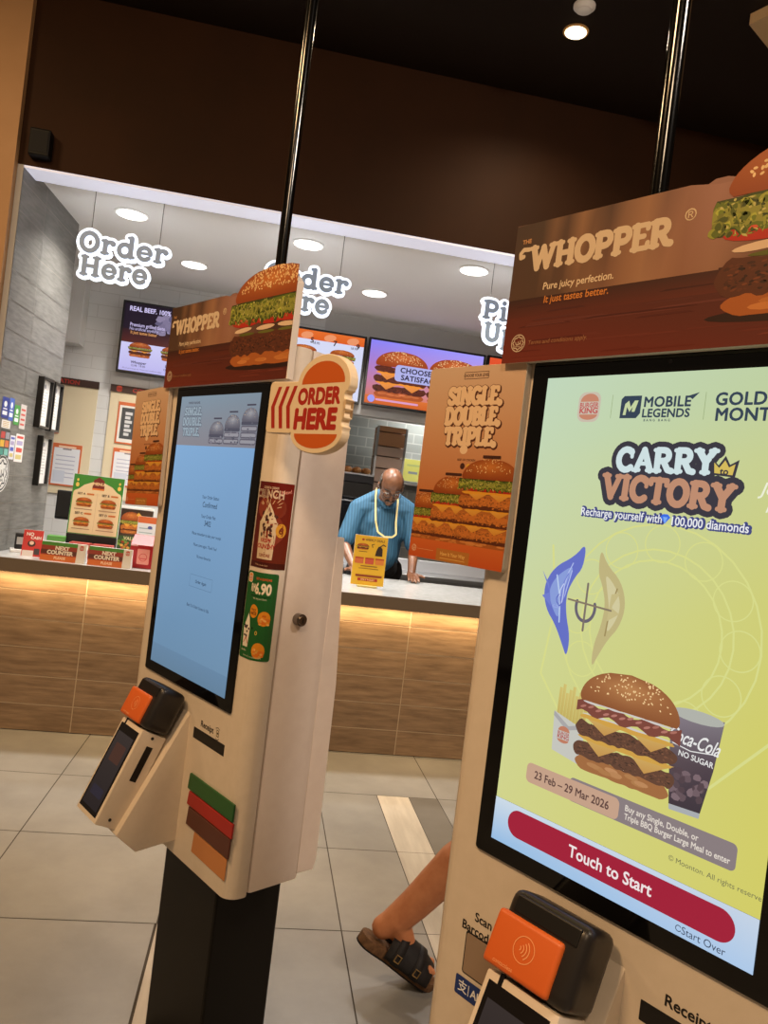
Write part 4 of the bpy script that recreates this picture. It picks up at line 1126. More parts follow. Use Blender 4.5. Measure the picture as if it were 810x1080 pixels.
menu_tv(.780, 1.768, 2.21, 2.76, TVY, 'purple and orange menu screen with two big cheeseburgers', tv_satisfaction)
menu_tv(1.786, 2.774, 2.215, 2.765, TVY, 'red menu screen mostly hidden behind the large banner board', tv_red)

# ================================================================ neon signs
GLOW = mat('white_neon_glow', (232, 242, 255), .4, emit=1.5)
LETTER = mat('grey_sign_letters', (150, 180, 222), .4)
WIRE = mat('grey_wire', (120, 116, 110), .5)
def neon(x, words_, label, yy=4.5, wires=(.12, .88)):
    zc = 2.578; t = thing('neon_sign', label, 'sign', (x, yy, zc), 0, 'hanging neon signs')
    h1 = .118; st = []
    w1 = sum(GLY[c][0] for c in words_[0]) * h1; w2 = sum(GLY[c][0] for c in words_[1]) * h1
    rows = glyph_strokes(words_[0], 0, .063, h1, sx=1.08, align='L') + glyph_strokes(words_[1], .02, -.066, h1, sx=1.0, align='L')
    def solid(w_extra, w, y0, y1, n):
        v, f = union2d([q for pts, fct in rows for q in capsule_polys(pts, w * fct * h1 + w_extra, n)])
        tb = bmesh.new(); vs = [tb.verts.new((a, y0, c)) for a, c in v]
        for tr in f:
            try: tb.faces.new([vs[i] for i in tr])
            except ValueError: pass
        ex = bmesh.ops.extrude_face_region(tb, geom=list(tb.faces))
        for g in ex['geom']:
            if isinstance(g, bmesh.types.BMVert): g.co.y = y1
        bmesh.ops.recalc_face_normals(tb, faces=list(tb.faces)); b = MB(); b.merge(tb); return b
    solid(.030, .22, -.008, .016, 10).build('glow_outline', GLOW, t)
    solid(.0, .22, -.013, -.0075, 10).build('letter_faces', LETTER, t)
    for q in wires:
        b = MB(); xx = q * w1 * 1.08
        b.cyl((xx, .004, .10), (xx, .004, 2.929 - zc), .0022, n=8); b.build('hanging_wire', WIRE, t)
    return t
neon(-1.085, ('Order', 'Here'), 'glowing white Order Here sign hanging nearest the grey tiled pier')
neon(-.075, ('Order', 'Here'), 'glowing white Order Here sign partly hidden behind the burger banner')
neon(1.205, ('Pick', 'Up'), 'glowing white hanging sign reading Pick Up beside the large banner board')

# ================================================================ ceiling lights
DISC = mat('white_lamp_disc', (255, 252, 246), .4, emit=3.0)
RIM = mat('white_lamp_rim', (236, 234, 230), .4)
for (x, y), lab in (((-.885, 4.80), 'round white ceiling light above the first Order Here sign'), ((.152, 4.78), 'round white ceiling light right of the far kiosk pole'), ((1.18, 4.72), 'round white ceiling light above the purple menu screen'),
                    ((-.59, 5.66), 'round white ceiling light between the left sign and the far banner'), ((.69, 5.61), 'round white ceiling light between two hanging signs')):
    t = thing('downlight', lab, 'ceiling light', (x, y, 2.93), 0, 'downlights in the shop ceiling')
    MB().lathe([(.098, -.0005), (.098, -.006), (.088, -.009)]).build('trim_ring', RIM, t, smooth=True)
    MB().lathe([(.086, -.0092), (.084, -.0112)]).build('diffuser', DISC, t)
    ld = bpy.data.lights.new('downlight_lamp', 'AREA'); ld.shape = 'DISK'; ld.size = .17; ld.energy = 18; ld.spread = R(125); ld.color = (1.0, .95, .88)
    lo = bpy.data.objects.new('downlight_lamp', ld); COL.objects.link(lo); lo.location = (x, y, 2.915)

t = thing('hall_spotlight', 'warm glowing recessed spotlight in the dark ceiling', 'ceiling light', (1.265, 3.63, HALLY))
MB().lathe([(.062, -.0005), (.062, -.005), (.05, -.008)]).build('trim_ring', mat('bronze_ring', (196, 150, 90), .4), t, smooth=True)
MB().lathe([(.052, -.0082), (.05, -.0105)]).build('lamp_face', mat('warm_lamp_face', (255, 232, 190), .4, emit=5.0), t)
t = thing('ceiling_sensor', 'small white round sensor next to the warm spotlight', 'sensor', (1.225, 3.44, HALLY))
MB().lathe([(.05, -.0005), (.05, -.012), (.036, -.026)]).build('base', M['white_plastic'], t, smooth=True)
MB().lathe([(.03, -.0262), (.018, -.034)]).build('dome', M['white_plastic'], t, smooth=True)
t = thing('wall_speaker', 'small black box speaker at the corner of the dark header wall', 'speaker', (-1.25, 4.2, 2.94))
MB().box((-.05, -.02, 0), (.05, .049, .135), .008).build('housing', mat('deep_black', (6, 6, 6), .5, spec=.2), t)
MB().box((-.04, -.023, .015), (.04, -.0202, .12), .001).build('grille', mat('speaker_mesh', (9, 8, 7), .8), t)

# ================================================================ things on the grey pier
def pier(s, z, n=0.0): return P0 + PD * s + PN * (n + .003) + Vector((0, 0, z))
PROT = -.068
def pf(s0, z0): return lambda s, z, n=0.0: Vector((n, s - s0, z - z0))     # local: y along the wall, x out of it
def wall_frame(s0, s1, z0, z1, label, seed):
    t = thing('picture_frame', label, 'frame', pier(s0, z0), PROT, 'black frames on the grey pier')
    f = pf(s0, z0); b = MB(); d = .034; w = .013
    for a, c, e, g in ((s0, s1, z0, z0 + w), (s0, s1, z1 - w, z1), (s0, s0 + w, z0 + w, z1 - w), (s1 - w, s1, z0 + w, z1 - w)):
        b.box(f(a, e, 0), f(c, g, d))
    b.box(f(s0 + .002, z0 + .002, 0), f(s1 - .002, z1 - .002, .014)); b.build('frame', M['frame_black'], t)
    A = Art(3e-5); A.rect(s0 + w, z0 + w, s1 - w, z1 - w, (232, 230, 226)); rng = random.Random(seed)
    A.ell((s0 + s1) / 2, z1 - .05, .016, .014, (150, 150, 160))
    for i in range(9): A.rect(s0 + w + .02, z1 - .085 - i * .018, s1 - w - .02 - rng.uniform(0, .03), z1 - .081 - i * .018, (170, 170, 170))
    A.build('certificate', lambda s, z, h: f(s, z, .0145 + h), PRINT, t)
wall_frame(.556, .735, 1.62, 1.915, 'black framed certificate, upper one nearer the entrance', 1)
wall_frame(.765, .925, 1.615, 1.915, 'black framed certificate, upper one at the pier edge', 2)
wall_frame(.655, .825, 1.28, 1.578, 'black framed certificate below the other two', 3)
def wall_sticker(s0, s1, z0, z1, base, label, draw, cat='sticker', name='wall_sticker', group='payment stickers on the grey pier'):
    f = pf(s0, z0); A = Art(3e-5); A.rrect(s0, z0, s1, z1, .004, base); draw(A, s0, z0, s1 - s0, z1 - z0)
    o = A.build(name, lambda s, z, h: f(s, z, .0008 + h), PRINT)
    o.location = pier(s0, z0); o.rotation_euler = (0, 0, PROT); tag(o, label, cat, group)
W_ = (236, 238, 242)
def d_blue(A, x, y, w, h):
    A.ell(x + w / 2, y + h * .68, w * .22, h * .14, W_); A.rect(x + w * .15, y + h * .16, x + w * .85, y + h * .34, W_); A.rect(x + .2 * w, y + .42 * h, x + .8 * w, y + .48 * h, W_)
def d_lines(c):
    def g(A, x, y, w, h):
        for i in range(4): A.rect(x + w * .15, y + h * (.14 + .2 * i), x + w * .85, y + h * (.22 + .2 * i), c)
    return g
def d_grid(A, x, y, w, h):
    cs = [(196, 60, 56), (150, 150, 160), (222, 178, 60), (206, 110, 60), (70, 150, 140), (120, 190, 180)]
    for i, c in enumerate(cs):
        a, b = i % 2, i // 2; A.rrect(x + w * (.06 + .48 * a), y + h * (.68 - .3 * b), x + w * (.46 + .48 * a), y + h * (.92 - .3 * b), .003, c)
def d_panel(c):
    def g(A, x, y, w, h):
        A.rect(x + w * .12, y + h * .84, x + w * .88, y + h * .93, c)
        for i in range(3): A.rrect(x + w * .15, y + h * (.1 + .25 * i), x + w * .85, y + h * (.26 + .25 * i), .004, [(206, 190, 120), c, (170, 160, 200)][i])
    return g
wall_sticker(.075, .165, 1.625, 1.735, (38, 58, 150), 'dark blue sticker, leftmost in the top row on the grey pier', d_blue)
wall_sticker(.172, .240, 1.620, 1.740, (70, 104, 196), 'lighter blue sticker beside the dark blue one', d_blue)
wall_sticker(.250, .328, 1.605, 1.712, (70, 160, 70), 'green sticker right of the two blue ones', d_blue)
wall_sticker(.338, .425, 1.590, 1.725, (206, 200, 196), 'white sticker with red marks, last of the top row', d_lines((206, 80, 70)))
wall_sticker(.095, .215, 1.575, 1.617, (232, 230, 226), 'small white sticker under the dark blue one', d_lines((206, 170, 90)))
wall_sticker(.098, .232, 1.420, 1.568, (54, 58, 54), 'dark sticker with a grid of coloured squares', d_grid)
wall_sticker(.238, .310, 1.415, 1.545, (222, 224, 236), 'white and blue strip beside the coloured grid', d_panel((70, 90, 190)))
wall_sticker(.318, .442, 1.405, 1.560, (234, 230, 228), 'large white notice with a red top band on the pier', d_panel((206, 70, 60)))
f_ = pf(.17, 1.235); A = Art(3e-5); A.ell(.17, 1.335, .10, .10, (226, 226, 224), 0, 32); round_seal(A, .17, 1.335, .094, (40, 42, 46))
o = A.build('round_seal', lambda s, z, h: f_(s, z, .0008 + h), PRINT); o.location = pier(.17, 1.235); o.rotation_euler = (0, 0, PROT); tag(o, 'round black and white certification seal low on the grey pier', 'seal')

# ================================================================ notice boards on the back wall
BW = 6.419
def board(x0, x1, z0, z1, label, title, marks):
    t = thing('mounted_notice_board', label, 'notice board', ((x0 + x1) / 2, BW, z0), 0, 'notice boards on the back wall')
    cx = (x0 + x1) / 2; f = lambda x, z, h=0: Vector((x - cx, -h, z - z0))
    MB().box(f(x0, z0, .012), f(x1, z1, 0)).build('panel', mat('beige_board', (222, 206, 172), .6), t)
    MB().box(f(x0 - .005, z1, .02), f(x1 + .005, z1 + .056, 0)).build('title_strip', mat('dark_brown_strip', (62, 40, 32), .5), t)
    A = Art(4e-5); A.text(title, marks, z1 + .028, .030, (176, 56, 46), bold=.03, sx=1.1)
    A.build('title', lambda x, z, h: f(x, z, .0204 + h), PRINT, t)
    if 'CON' in title: A = Art(4e-5); round_logo(A, x0 + .062, z1 + .028, .045, .046, (206, 80, 50), (196, 50, 40)); A.build('title_logo', lambda x, z, h: f(x, z, .0204 + h), PRINT, t)
board(-1.93, -1.275, 1.20, 2.043, 'beige notice board with STATION title near the grey pier', 'STATION', -1.515)
board(-1.178, -.52, 1.20, 2.043, 'beige notice board with CONDIMENTS title behind the orange poster', 'CONDIMENTS', -.86)
def sheet(x0, x1, z0, z1, label, draw, name='pinned_sheet', cat='sheet', d=.006):
    cx = (x0 + x1) / 2; t = thing(name, label, cat, (cx, BW - .0125, z0)); f = lambda x, z, h=0: Vector((x - cx, -h, z - z0))
    MB().box(f(x0, z0, d), f(x1, z1, 0)).build('backing', mat('orange_backing', (206, 104, 56), .6), t)
    A = Art(4e-5); draw(A, x0, z0, x1 - x0, z1 - z0); A.build('print', lambda x, z, h: f(x, z, d + .0003 + h), PRINT, t)
def d_sheet(A, x, y, w, h):
    A.rect(x + .012, y + .012, x + w - .012, y + h * .90, (228, 228, 232)); A.rect(x + w * .2, y + h * .91, x + w * .8, y + h * .95, (240, 210, 180))
    A.rect(x + w * .35, y + h * .86, x + w * .65, y + h * .89, (120, 110, 110))
    for i in range(6): A.rect(x + w * .14, y + h * (.2 + .1 * i), x + w * .8, y + h * (.22 + .1 * i), (176, 176, 196))
    A.rect(x + w * .1, y + h * .08, x + w * .5, y + h * .36, (206, 210, 222))
def d_photo(A, x, y, w, h):
    A.rect(x + .012, y + .012, x + w - .012, y + h * .92, (226, 222, 214)); A.rect(x + .03, y + .04, x + w - .03, y + h * .87, (70, 72, 74))
    for i in range(6): A.rect(x + w * .24, y + h * (.2 + .1 * i), x + w * (.4 + .06 * (i % 2)), y + h * (.27 + .1 * i), (206, 206, 206)); A.rect(x + w * .55, y + h * (.16 + .11 * i), x + w * .8, y + h * (.21 + .11 * i), (130, 132, 134))
sheet(-1.74, -1.528, 1.66, 1.985, 'orange-edged sheet half hidden behind the pier', d_photo)
sheet(-1.555, -1.34, 1.262, 1.588, 'orange-topped clipboard of white papers on the left board', d_sheet)
sheet(-1.108, -.86, 1.645, 1.972, 'orange-edged sheet with a dark photo on the right board', d_photo)
sheet(-1.108, -.86, 1.31, 1.608, 'orange-topped clipboard of white papers on the right board', d_sheet)

# ================================================================ things on the counter
CZ = .9147
def tent_sign(x, y, w, label, rot):
    t = thing('counter_sign', label, 'sign', (x, y, CZ), rot, 'next-counter signs'); h = .098
    f = lambda a, z, n=0: Vector((a, -n - .0 + .0 , z))
    prof = [(-.03, 0), (.03, 0), (.008, h), (-.008, h)]
    b = MB(); b.prism(prof, lambda yy, z, xx: Vector((xx, yy, z)), -w / 2, w / 2); b.build('block', M['white_plastic'], t)
    k = (.03 - .008) / h
    g = lambda a, z, hh: Vector((a, -.03 + k * z - hh - .0003, z))
    A = Art(3e-5); x0 = -w / 2
    A.rect(x0, 0, w / 2, h, (226, 220, 210)); xe = x0 + w * .80
    A.rect(x0, .0, xe, h * .30, (206, 104, 44)); A.rect(x0, h * .30, xe, h * .80, (150, 52, 36)); A.rect(x0, h * .36, xe, h * .58, (92, 40, 30)); A.rect(x0, h * .80, xe, h, (70, 140, 52))
    A.text('NEXT', x0 + w * .47, h * .69, h * .19, (236, 224, 206), bold=.05); A.text('COUNTER', x0 + w * .43, h * .45, h * .19, (236, 224, 206), bold=.05); A.text('PLEASE', x0 + w * .44, h * .17, h * .13, (240, 206, 170), bold=.03)
    round_logo(A, x0 + w * .90, h * .80, w * .10, h * .26, (196, 70, 50), (186, 50, 40))
    A.build('print', g, PRINT, t)
tent_sign(-.935, 4.335, .225, 'striped next-counter sign nearest the red notice', -.03)
tent_sign(-.697, 4.325, .220, 'striped next-counter sign nearest the red box', -.03)
t = thing('red_notice', 'red slanted notice card standing on the counter by the pier', 'sign', (-1.122, 4.44, CZ), .12)
b = MB(); b.prism([(-.03, 0), (.035, 0), (.012, .138), (.006, .138)], lambda yy, z, xx: Vector((xx, yy, z)), -.049, .049); b.build('holder', M['white_plastic'], t)
A = Art(3e-5); A.rect(-.049, 0, .049, .138, (190, 40, 40))
A.text('NO', -.016, .116, .016, (236, 226, 220), bold=.03); A.text('CASH', .014, .098, .014, (236, 226, 220), bold=.03); A.ell(-.004, .066, .02, .017, (60, 26, 26)); A.ell(-.004, .07, .011, .01, (226, 190, 170)); A.rect(.012, .01, .04, .042, (60, 50, 60)); A.rect(-.045, .0, .01, .03, (220, 208, 204))
A.build('print', lambda a, z, h: Vector((a, -.0305 + z * .2609 - h - .0002, z)), PRINT, t)
t = thing('card_machine', 'small black card machine on a white cradle beside the red notice', 'card machine', (-1.215, 4.56, CZ), .3)
MB().box((-.05, -.05, 0), (.05, .05, .018), .004).build('cradle', M['white_plastic'], t)
MB().box((-.03, -.02, .018), (.03, .025, .105), .006).build('terminal', M['black'], t)
MB().box((-.022, -.0215, .045), (.022, -.0202, .085)).build('label', mat('grey_label', (176, 172, 170), .5), t)
# register behind the menu stand
t = thing('cash_register', 'black cash register standing behind the green-topped menu stand', 'register', (-1.02, 5.0, CZ), .2)
MB().box((-.16, -.10, 0), (.12, .12, .07), .01).build('base', M['black'], t)
MB().box((-.03, -.02, .07), (.03, .04, .2), .006).build('neck', M['black'], t)
mtx = Matrix.Translation((-.03, .0, .24)) @ Matrix.Rotation(-.25, 4, 'X')
b = MB(); b.box((-.105, -.02, -.06), (.10, .02, .115), .008, mtx=mtx); b.build('monitor', mat('deep_black', (6, 6, 6), .5, spec=.2), t)
# menu stand with a green arch
t = thing('menu_stand', 'cream menu stand with a green arched top on the counter', 'menu stand', (-.885, 4.76, CZ), (0, 0, -.02))
MB().box((-.15, -.06, 0), (.15, .07, .018), .004).box((-.14, -.02, .018), (.14, .012, .12), .003).build('base', M['black'], t)
b = MB(); mtx = Matrix.Translation((0, 0, .115)) @ Matrix.Rotation(-.10, 4, 'X')
b.box((-.143, -.008, 0), (.143, .004, .352), .002, mtx=mtx); b.build('board', M['white_plastic'], t)
A = Art(4e-5, clip=(-.142, .142, 0, .351)); A.rect(-.142, 0, .142, .351, (60, 140, 52))
A.poly([(-.136, .008), (.136, .008), (.136, .235)] + arc(.118, .235, .018, .025, 0, 90, 4) + [(.105, .268), (.08, .292), (.045, .308), (0, .326), (-.045, .308), (-.08, .292), (-.105, .268)] + arc(-.118, .235, .018, .025, 90, 180, 4) + [(-.136, .235)], (234, 212, 172))
A.poly([(-.034, .278), (.034, .278), (.03, .325), (0, .345), (-.03, .325)], (120, 40, 36)); A.text('MENU', 0, .304, .016, (240, 206, 160), bold=.04); A.rect(-.034, .268, .034, .278, (220, 120, 50))
for x in (-.118, .118): A.ell(x, .29, .010, .013, (236, 206, 100)); A.ell(x, .318, .006, .008, (236, 206, 100))
A.rect(-.0008, .02, .0008, .25, (206, 180, 140))
for i, (x, z) in enumerate(((-.068, .165), (.068, .165), (-.068, .05), (.068, .05))):
    A.text(('SET A', 'SET B', 'SET C', 'SET D')[i], x - .02, z + .075, .012, (70, 44, 34), bold=.03); A.rect(x + .01, z + .07, x + .05, z + .08, (206, 120, 60))
    burger(A, x, z, .085, [('heel', .008), ('crispy', .012), ('cheese', .005), ('lettuce', .006), ('crown', .022)], 120 + i, (1, .9, .8), 8)
    A.rect(x - .05, z - .018, x + .05, z - .013, (176, 140, 110))
A.build('print', lambda a, z, h: Vector((0, 0, .115)) + (Matrix.Rotation(-.10, 3, 'X') @ Vector((a, -.0085 - h, z))), PRINT, t)
for i, (x0, w) in enumerate(((-.965, .11), (-.845, .11))):
    t = thing('tray_box', ('low red and cream box under the menu stand, nearer the pier', 'low red and cream box under the menu stand, nearer the red box')[i], 'box', (x0 + w / 2, 4.60, CZ), 0, 'low boxes under the menu stand')
    MB().box((-w / 2, -.04, 0), (w / 2, .04, .085), .003).build('carton', mat('red_carton', (150, 48, 40), .5), t)
    A = Art(3e-5); A.rect(-w / 2 + .004, .05, w / 2 - .004, .078, (228, 214, 190)); A.text('MEAL', 0, .064, .016, (150, 48, 40), bold=.03); A.rect(-w / 2 + .004, .012, w / 2 - .004, .03, (228, 214, 190))
    A.build('print', lambda a, z, h: Vector((a, -.0403 - h, z)), PRINT, t)
t = thing('cup_carton', 'green and white carton behind the first next-counter sign', 'box', (-1.055, 4.66, CZ), .1)
MB().box((-.045, -.04, 0), (.045, .04, .10), .003).build('carton', mat('white_carton', (222, 226, 218), .5), t)
MB().box((-.046, -.041, .075), (.046, .041, .104), .003).build('lid', mat('green_lid', (84, 150, 66), .5), t)
# burger poster on a stand, papers, red box
t = thing('display_stand', 'burger photo stand with a white top rail behind the menu stand', 'display stand', (-.69, 5.06, CZ), 0)
MB().box((-.10, -.02, 0), (.10, .05, .012), .002).box((-.098, 0, .012), (.098, .008, .30)).build('stand', M['black'], t)
MB().box((-.105, -.008, .285), (.10, .014, .300), .003).build('top_rail', M['white_plastic'], t)
A = Art(4e-5, clip=(-.097, .097, .012, .285)); A.rect(-.097, .012, .097, .285, (70, 50, 36)); A.rect(-.097, .012, .097, .115, (60, 84, 40)); A.text('VALUE', -.02, .10, .02, (220, 200, 150), bold=.03)
burger(A, -.03, .13, .12, [('heel', .025), ('crispy', .03), ('cheese', .012), ('lettuce', .016), ('crown', .055)], 140, (1, .95, .85), 16)
A.poly([(.0, .25), (.07, .19), (.078, .205), (.01, .268)], (230, 176, 70))
rng = random.Random(8)
for i in range(26): A.ell(rng.uniform(-.09, .03), rng.uniform(.02, .09), .01, .008, jit(rng.choice([(120, 150, 60), (206, 150, 60), (176, 70, 40)]), rng, 20), 0, 7, .2, rng)
A.build('print', lambda a, z, h: Vector((a, -.0004 - h, z)), PRINT, t)
t = thing('paper_holder', 'white paper sheet in a holder with an orange top', 'paper holder', (-.605, 4.92, CZ), -.05)
MB().box((-.055, -.03, 0), (.055, .03, .01), .002).box((-.055, 0, .01), (.055, .004, .255)).build('holder', M['white_plastic'], t)
A = Art(4e-5); A.rect(-.054, .012, .054, .215, (216, 220, 226)); A.rect(-.054, .215, .054, .254, (206, 104, 56))
for i in range(6): A.rect(-.044, .05 + .026 * i, .036, .056 + .026 * i, (150, 170, 176))
A.ell(.02, .19, .014, .01, (80, 86, 150)); A.build('print', lambda a, z, h: Vector((a, -.0004 - h, z)), PRINT, t)
t = thing('red_box', 'red donation box with a cream front panel on the counter', 'box', (-.548, 4.42, CZ), -.06)
MB().box((-.06, -.045, 0), (.06, .05, .125), .004).build('body', mat('red_box_paint', (164, 22, 30), .4), t)
b = MB(); b.prism([(-.05, .1255), (.055, .1255), (.055, .175), (.03, .175)], lambda yy, z, xx: Vector((xx, yy, z)), -.058, .058); b.build('lid', mat('red_box_paint', (164, 22, 30), .4), t)
A = Art(3e-5); A.rrect(-.02, .022, .045, .105, .006, (226, 150, 140)); A.ring(.012, .06, .02, .02, .003, (200, 60, 60)); A.rect(-.005, .05, .03, .056, (206, 90, 90)); A.rect(-.058, .118, -.02, .124, (240, 190, 190))
A.build('front_label', lambda a, z, h: Vector((a, -.0453 - h, z)), PRINT, t)
# yellow tent card
t = thing('menu_card', 'yellow printed menu card in a clear stand on the counter', 'menu card', (.735, 4.62, CZ), -.02)
MB().box((-.06, -.03, 0), (.06, .035, .012), .003).build('foot', mat('clear_amber_acrylic', (214, 196, 120), .15), t)
b = MB(); mtx = Matrix.Translation((0, 0, .010)) @ Matrix.Rotation(-.07, 4, 'X')
b.box((-.1, -.003, 0), (.1, .003, .298), .001, mtx=mtx); b.build('card', M['white_plastic'], t)
A = Art(4e-5); yl = (226, 180, 46); rd = (176, 56, 34); A.rect(-.0995, .001, .0995, .297, yl)
A.ell(-.05, .272, .008, .007, rd); A.text('WEEKLY DEALS', .022, .272, .013, (110, 70, 24), bold=.03, sx=.9)
burger(A, -.048, .212, .07, [('heel', .006), ('patty', .008), ('cheese', .003), ('lettuce', .004), ('crown', .016)], 150, (1, .9, .8), 6)
A.poly([(.03, .18), (.075, .18), (.072, .225), (.058, .242), (.045, .236), (.035, .21)], (48, 34, 30)); A.stroke([(.012, .23), (.005, .245), (.02, .25)], .004, (48, 34, 30)); A.stroke([(.06, .24), (.075, .252), (.088, .244)], .006, (70, 54, 40))
A.rect(-.07, .198, -.02, .202, (120, 80, 30))
for i in range(3): A.rrect(-.088 + i * .062, .128, -.036 + i * .062, .165, .003, ((206, 110, 60), (196, 84, 60), (214, 130, 60))[i]); A.rect(-.088 + i * .062, .158, -.036 + i * .062, .165, rd)
A.rect(-.05, .112, .05, .117, (130, 90, 36)); A.rect(-.06, .098, .06, .102, (150, 104, 40))
A.rect(-.075, .050, .085, .063, (140, 64, 30)); A.rect(-.06, .026, .06, .042, rd); A.text('ONLY TODAY', 0, .034, .009, (240, 214, 150), bold=.02)
A.build('print', lambda a, z, h: Vector((0, 0, .010)) + (Matrix.Rotation(-.07, 3, 'X') @ Vector((a, -.0034 - h, z))), PRINT, t)

# ================================================================ kitchen behind
t = thing('work_bench', 'stainless steel work bench behind the counter', 'bench', (1.6, 6.15, 0))
b = MB(); b.box((-1.0, -.2, .87), (1.2, .2, .905), .004); b.build('worktop', M['steel'], t)
b = MB(); b.box((-1.0, .14, .905), (1.2, .2, 1.0), .004); b.build('splashback', mat('pale_steel', (214, 216, 220), .35, metal=.6), t)
b = MB(); b.box((-.98, -.18, .1), (1.18, .18, .80), .004); b.build('cabinet', mat('dark_steel', (52, 52, 56), .35, metal=.6), t)
b = MB(); b.box((-.98, -.194, .80), (1.18, -.17, .87)); b.build('front_rail', M['steel'], t)
for x in (-.95, 1.15):
    for y in (-.15, .15):
        b = MB(); b.cyl((x, y, 0), (x, y, .1), .02, n=12); b.build('leg', M['steel'], t)
t = thing('holding_cabinet', 'tall steel cabinet with pale copper drawers behind the bald man', 'cabinet', (1.28, 7.6, 0))
for x in (-.15, .132):
    b = MB(); b.box((x, -.02, 0), (x + .02, .02, 2.19)); b.build('upright', M['steel'], t)
b = MB(); b.box((-.13, .28, .3), (.132, .30, 2.16)); b.build('back_panel', mat('copper_panel', (236, 206, 184), .5), t)
for i, z in enumerate((.9, 1.1, 1.3, 1.48, 1.64, 1.78, 1.90, 2.0)):
    b = MB(); b.box((-.13, -.012, z), (.132, .28, z + (.19, .19, .17, .15, .13, .11, .09, .13)[i]), .006)
    b.build('heated_drawer', mat('copper_tray_front' if i < 7 else 'copper_top_tray', (232, 204, 186) if i < 7 else (214, 158, 112), .45), t)
b = MB(); b.box((-.13, -.02, 2.14), (.132, .3, 2.19)); b.build('top_panel', mat('copper_top_tray', (214, 158, 112), .45), t)
t = thing('black_oven', 'black kitchen oven under the tray of bread', 'oven', (.86, 7.55, 0))
b = MB(); b.box((-.25, -.25, 0), (.25, .25, 1.60), .01); b.build('body', M['black'], t)
b = MB(); b.box((-.22, -.262, .8), (.22, -.2505, 1.46), .006); b.build('door', mat('oven_door', (26, 26, 28), .2), t)
b = MB(); b.cyl((-.19, -.285, 1.42), (.19, -.285, 1.42), .01, n=10); b.build('handle', M['steel'], t)
b = MB(); b.box((-.18, -.253, 1.545), (-.11, -.2502, 1.565)); b.build('badge', M['steel'], t)
t = thing('bread_tray', 'steel tray of browned buns on top of the black oven', 'tray', (.86, 7.5, 1.6005))
b = MB(); b.box((-.25, -.2, 0), (.25, .2, .07), .006); b.build('warmer', mat('dark_steel', (52, 52, 56)), t)
b = MB(); b.box((-.25, -.21, .0705), (.25, .2, .088), .003); b.build('tray', M['steel'], t)
BUN = mat_noise('toasted_bun', (176, 104, 50), (222, 166, 100), (20, 20, 20), rough=.5)
rng = random.Random(31); k = 0
for j in range(2):
    for i in range(5):
        o = MB().ball((0, 0, .028), (.042, .042, .032), n=8).build('bread_bun', BUN, None, True); o.location = (.68 + i * .09, 7.38 + j * .1, 1.6892 - .004 + .0045)
        tag(o, ('round bun in the front row on the oven tray', 'round bun in the back row on the oven tray')[j], 'bun', ('buns in the front row on the tray', 'buns in the back row on the tray')[j])
t = thing('kitchen_downlight', 'bright ceiling light panel over the kitchen', 'ceiling light', (1.72, 7.75, 2.52))
b = MB(); b.box((-.28, -.22, 0), (.28, .22, .079), .004); b.build('housing', M['white_plastic'], t)
b = MB(); b.box((-.26, -.2, -.004), (.26, .2, -.0005)); b.build('diffuser', DISC, t)
t = thing('wall_chart', 'pale yellow-green chart on the kitchen wall', 'chart', (1.63, 8.085, 1.70))
MB().box((-.11, 0, 0), (.11, .013, .235)).build('backing', M['white_plastic'], t)
A = Art(5e-5); A.rect(-.108, .002, .108, .233, (206, 206, 110)); A.rect(-.05, .08, .05, .105, (130, 140, 150)); A.rect(-.07, .16, .07, .18, (176, 186, 120)); A.build('print', lambda a, z, h: Vector((a, -.0005 - h, z)), PRINT, t)
t = thing('kitchen_shelf', 'steel wall shelf in the kitchen below the light panel', 'shelf', (1.8, 7.98, 1.62))
MB().box((-.4, -.14, .03), (.4, .119, .05), .003).build('shelf_board', M['steel'], t)
for x in (-.3, .3): MB().box((x, -.1, 0), (x + .02, .119, .03)).build('bracket', M['steel'], t)

# ================================================================ people
def capsules(bm, caps):
    for c in caps:
        t = bmesh.new()
        if len(c) == 4 and not isinstance(c[3], (int, float)):          # ellipsoid: centre, radii, axes, flag
            ctr, rad, ax, _ = c
            bmesh.ops.create_icosphere(t, subdivisions=3, radius=1)
            m = Matrix((ax[0], ax[1], ax[2])).transposed()
            for v in t.verts: v.co = Vector(ctr) + m @ Vector((v.co.x * rad[0], v.co.y * rad[1], v.co.z * rad[2]))
        else:
            p0, r0, p1, r1 = c
            a = bmesh.ops.create_icosphere(t, subdivisions=2, radius=1)['verts']
            for v in a: v.co = Vector(p0) + v.co * r0
            b2 = bmesh.ops.create_icosphere(t, subdivisions=2, radius=1)['verts']
            for v in b2: v.co = Vector(p1) + v.co * r1
            r_ = bmesh.ops.convex_hull(t, input=list(t.verts))
            bmesh.ops.delete(t, geom=[g for g in r_['geom_interior'] if isinstance(g, bmesh.types.BMVert)], context='VERTS')
        me = bpy.data.meshes.new('c'); t.to_mesh(me); t.free(); bm.from_mesh(me); bpy.data.meshes.remove(me)

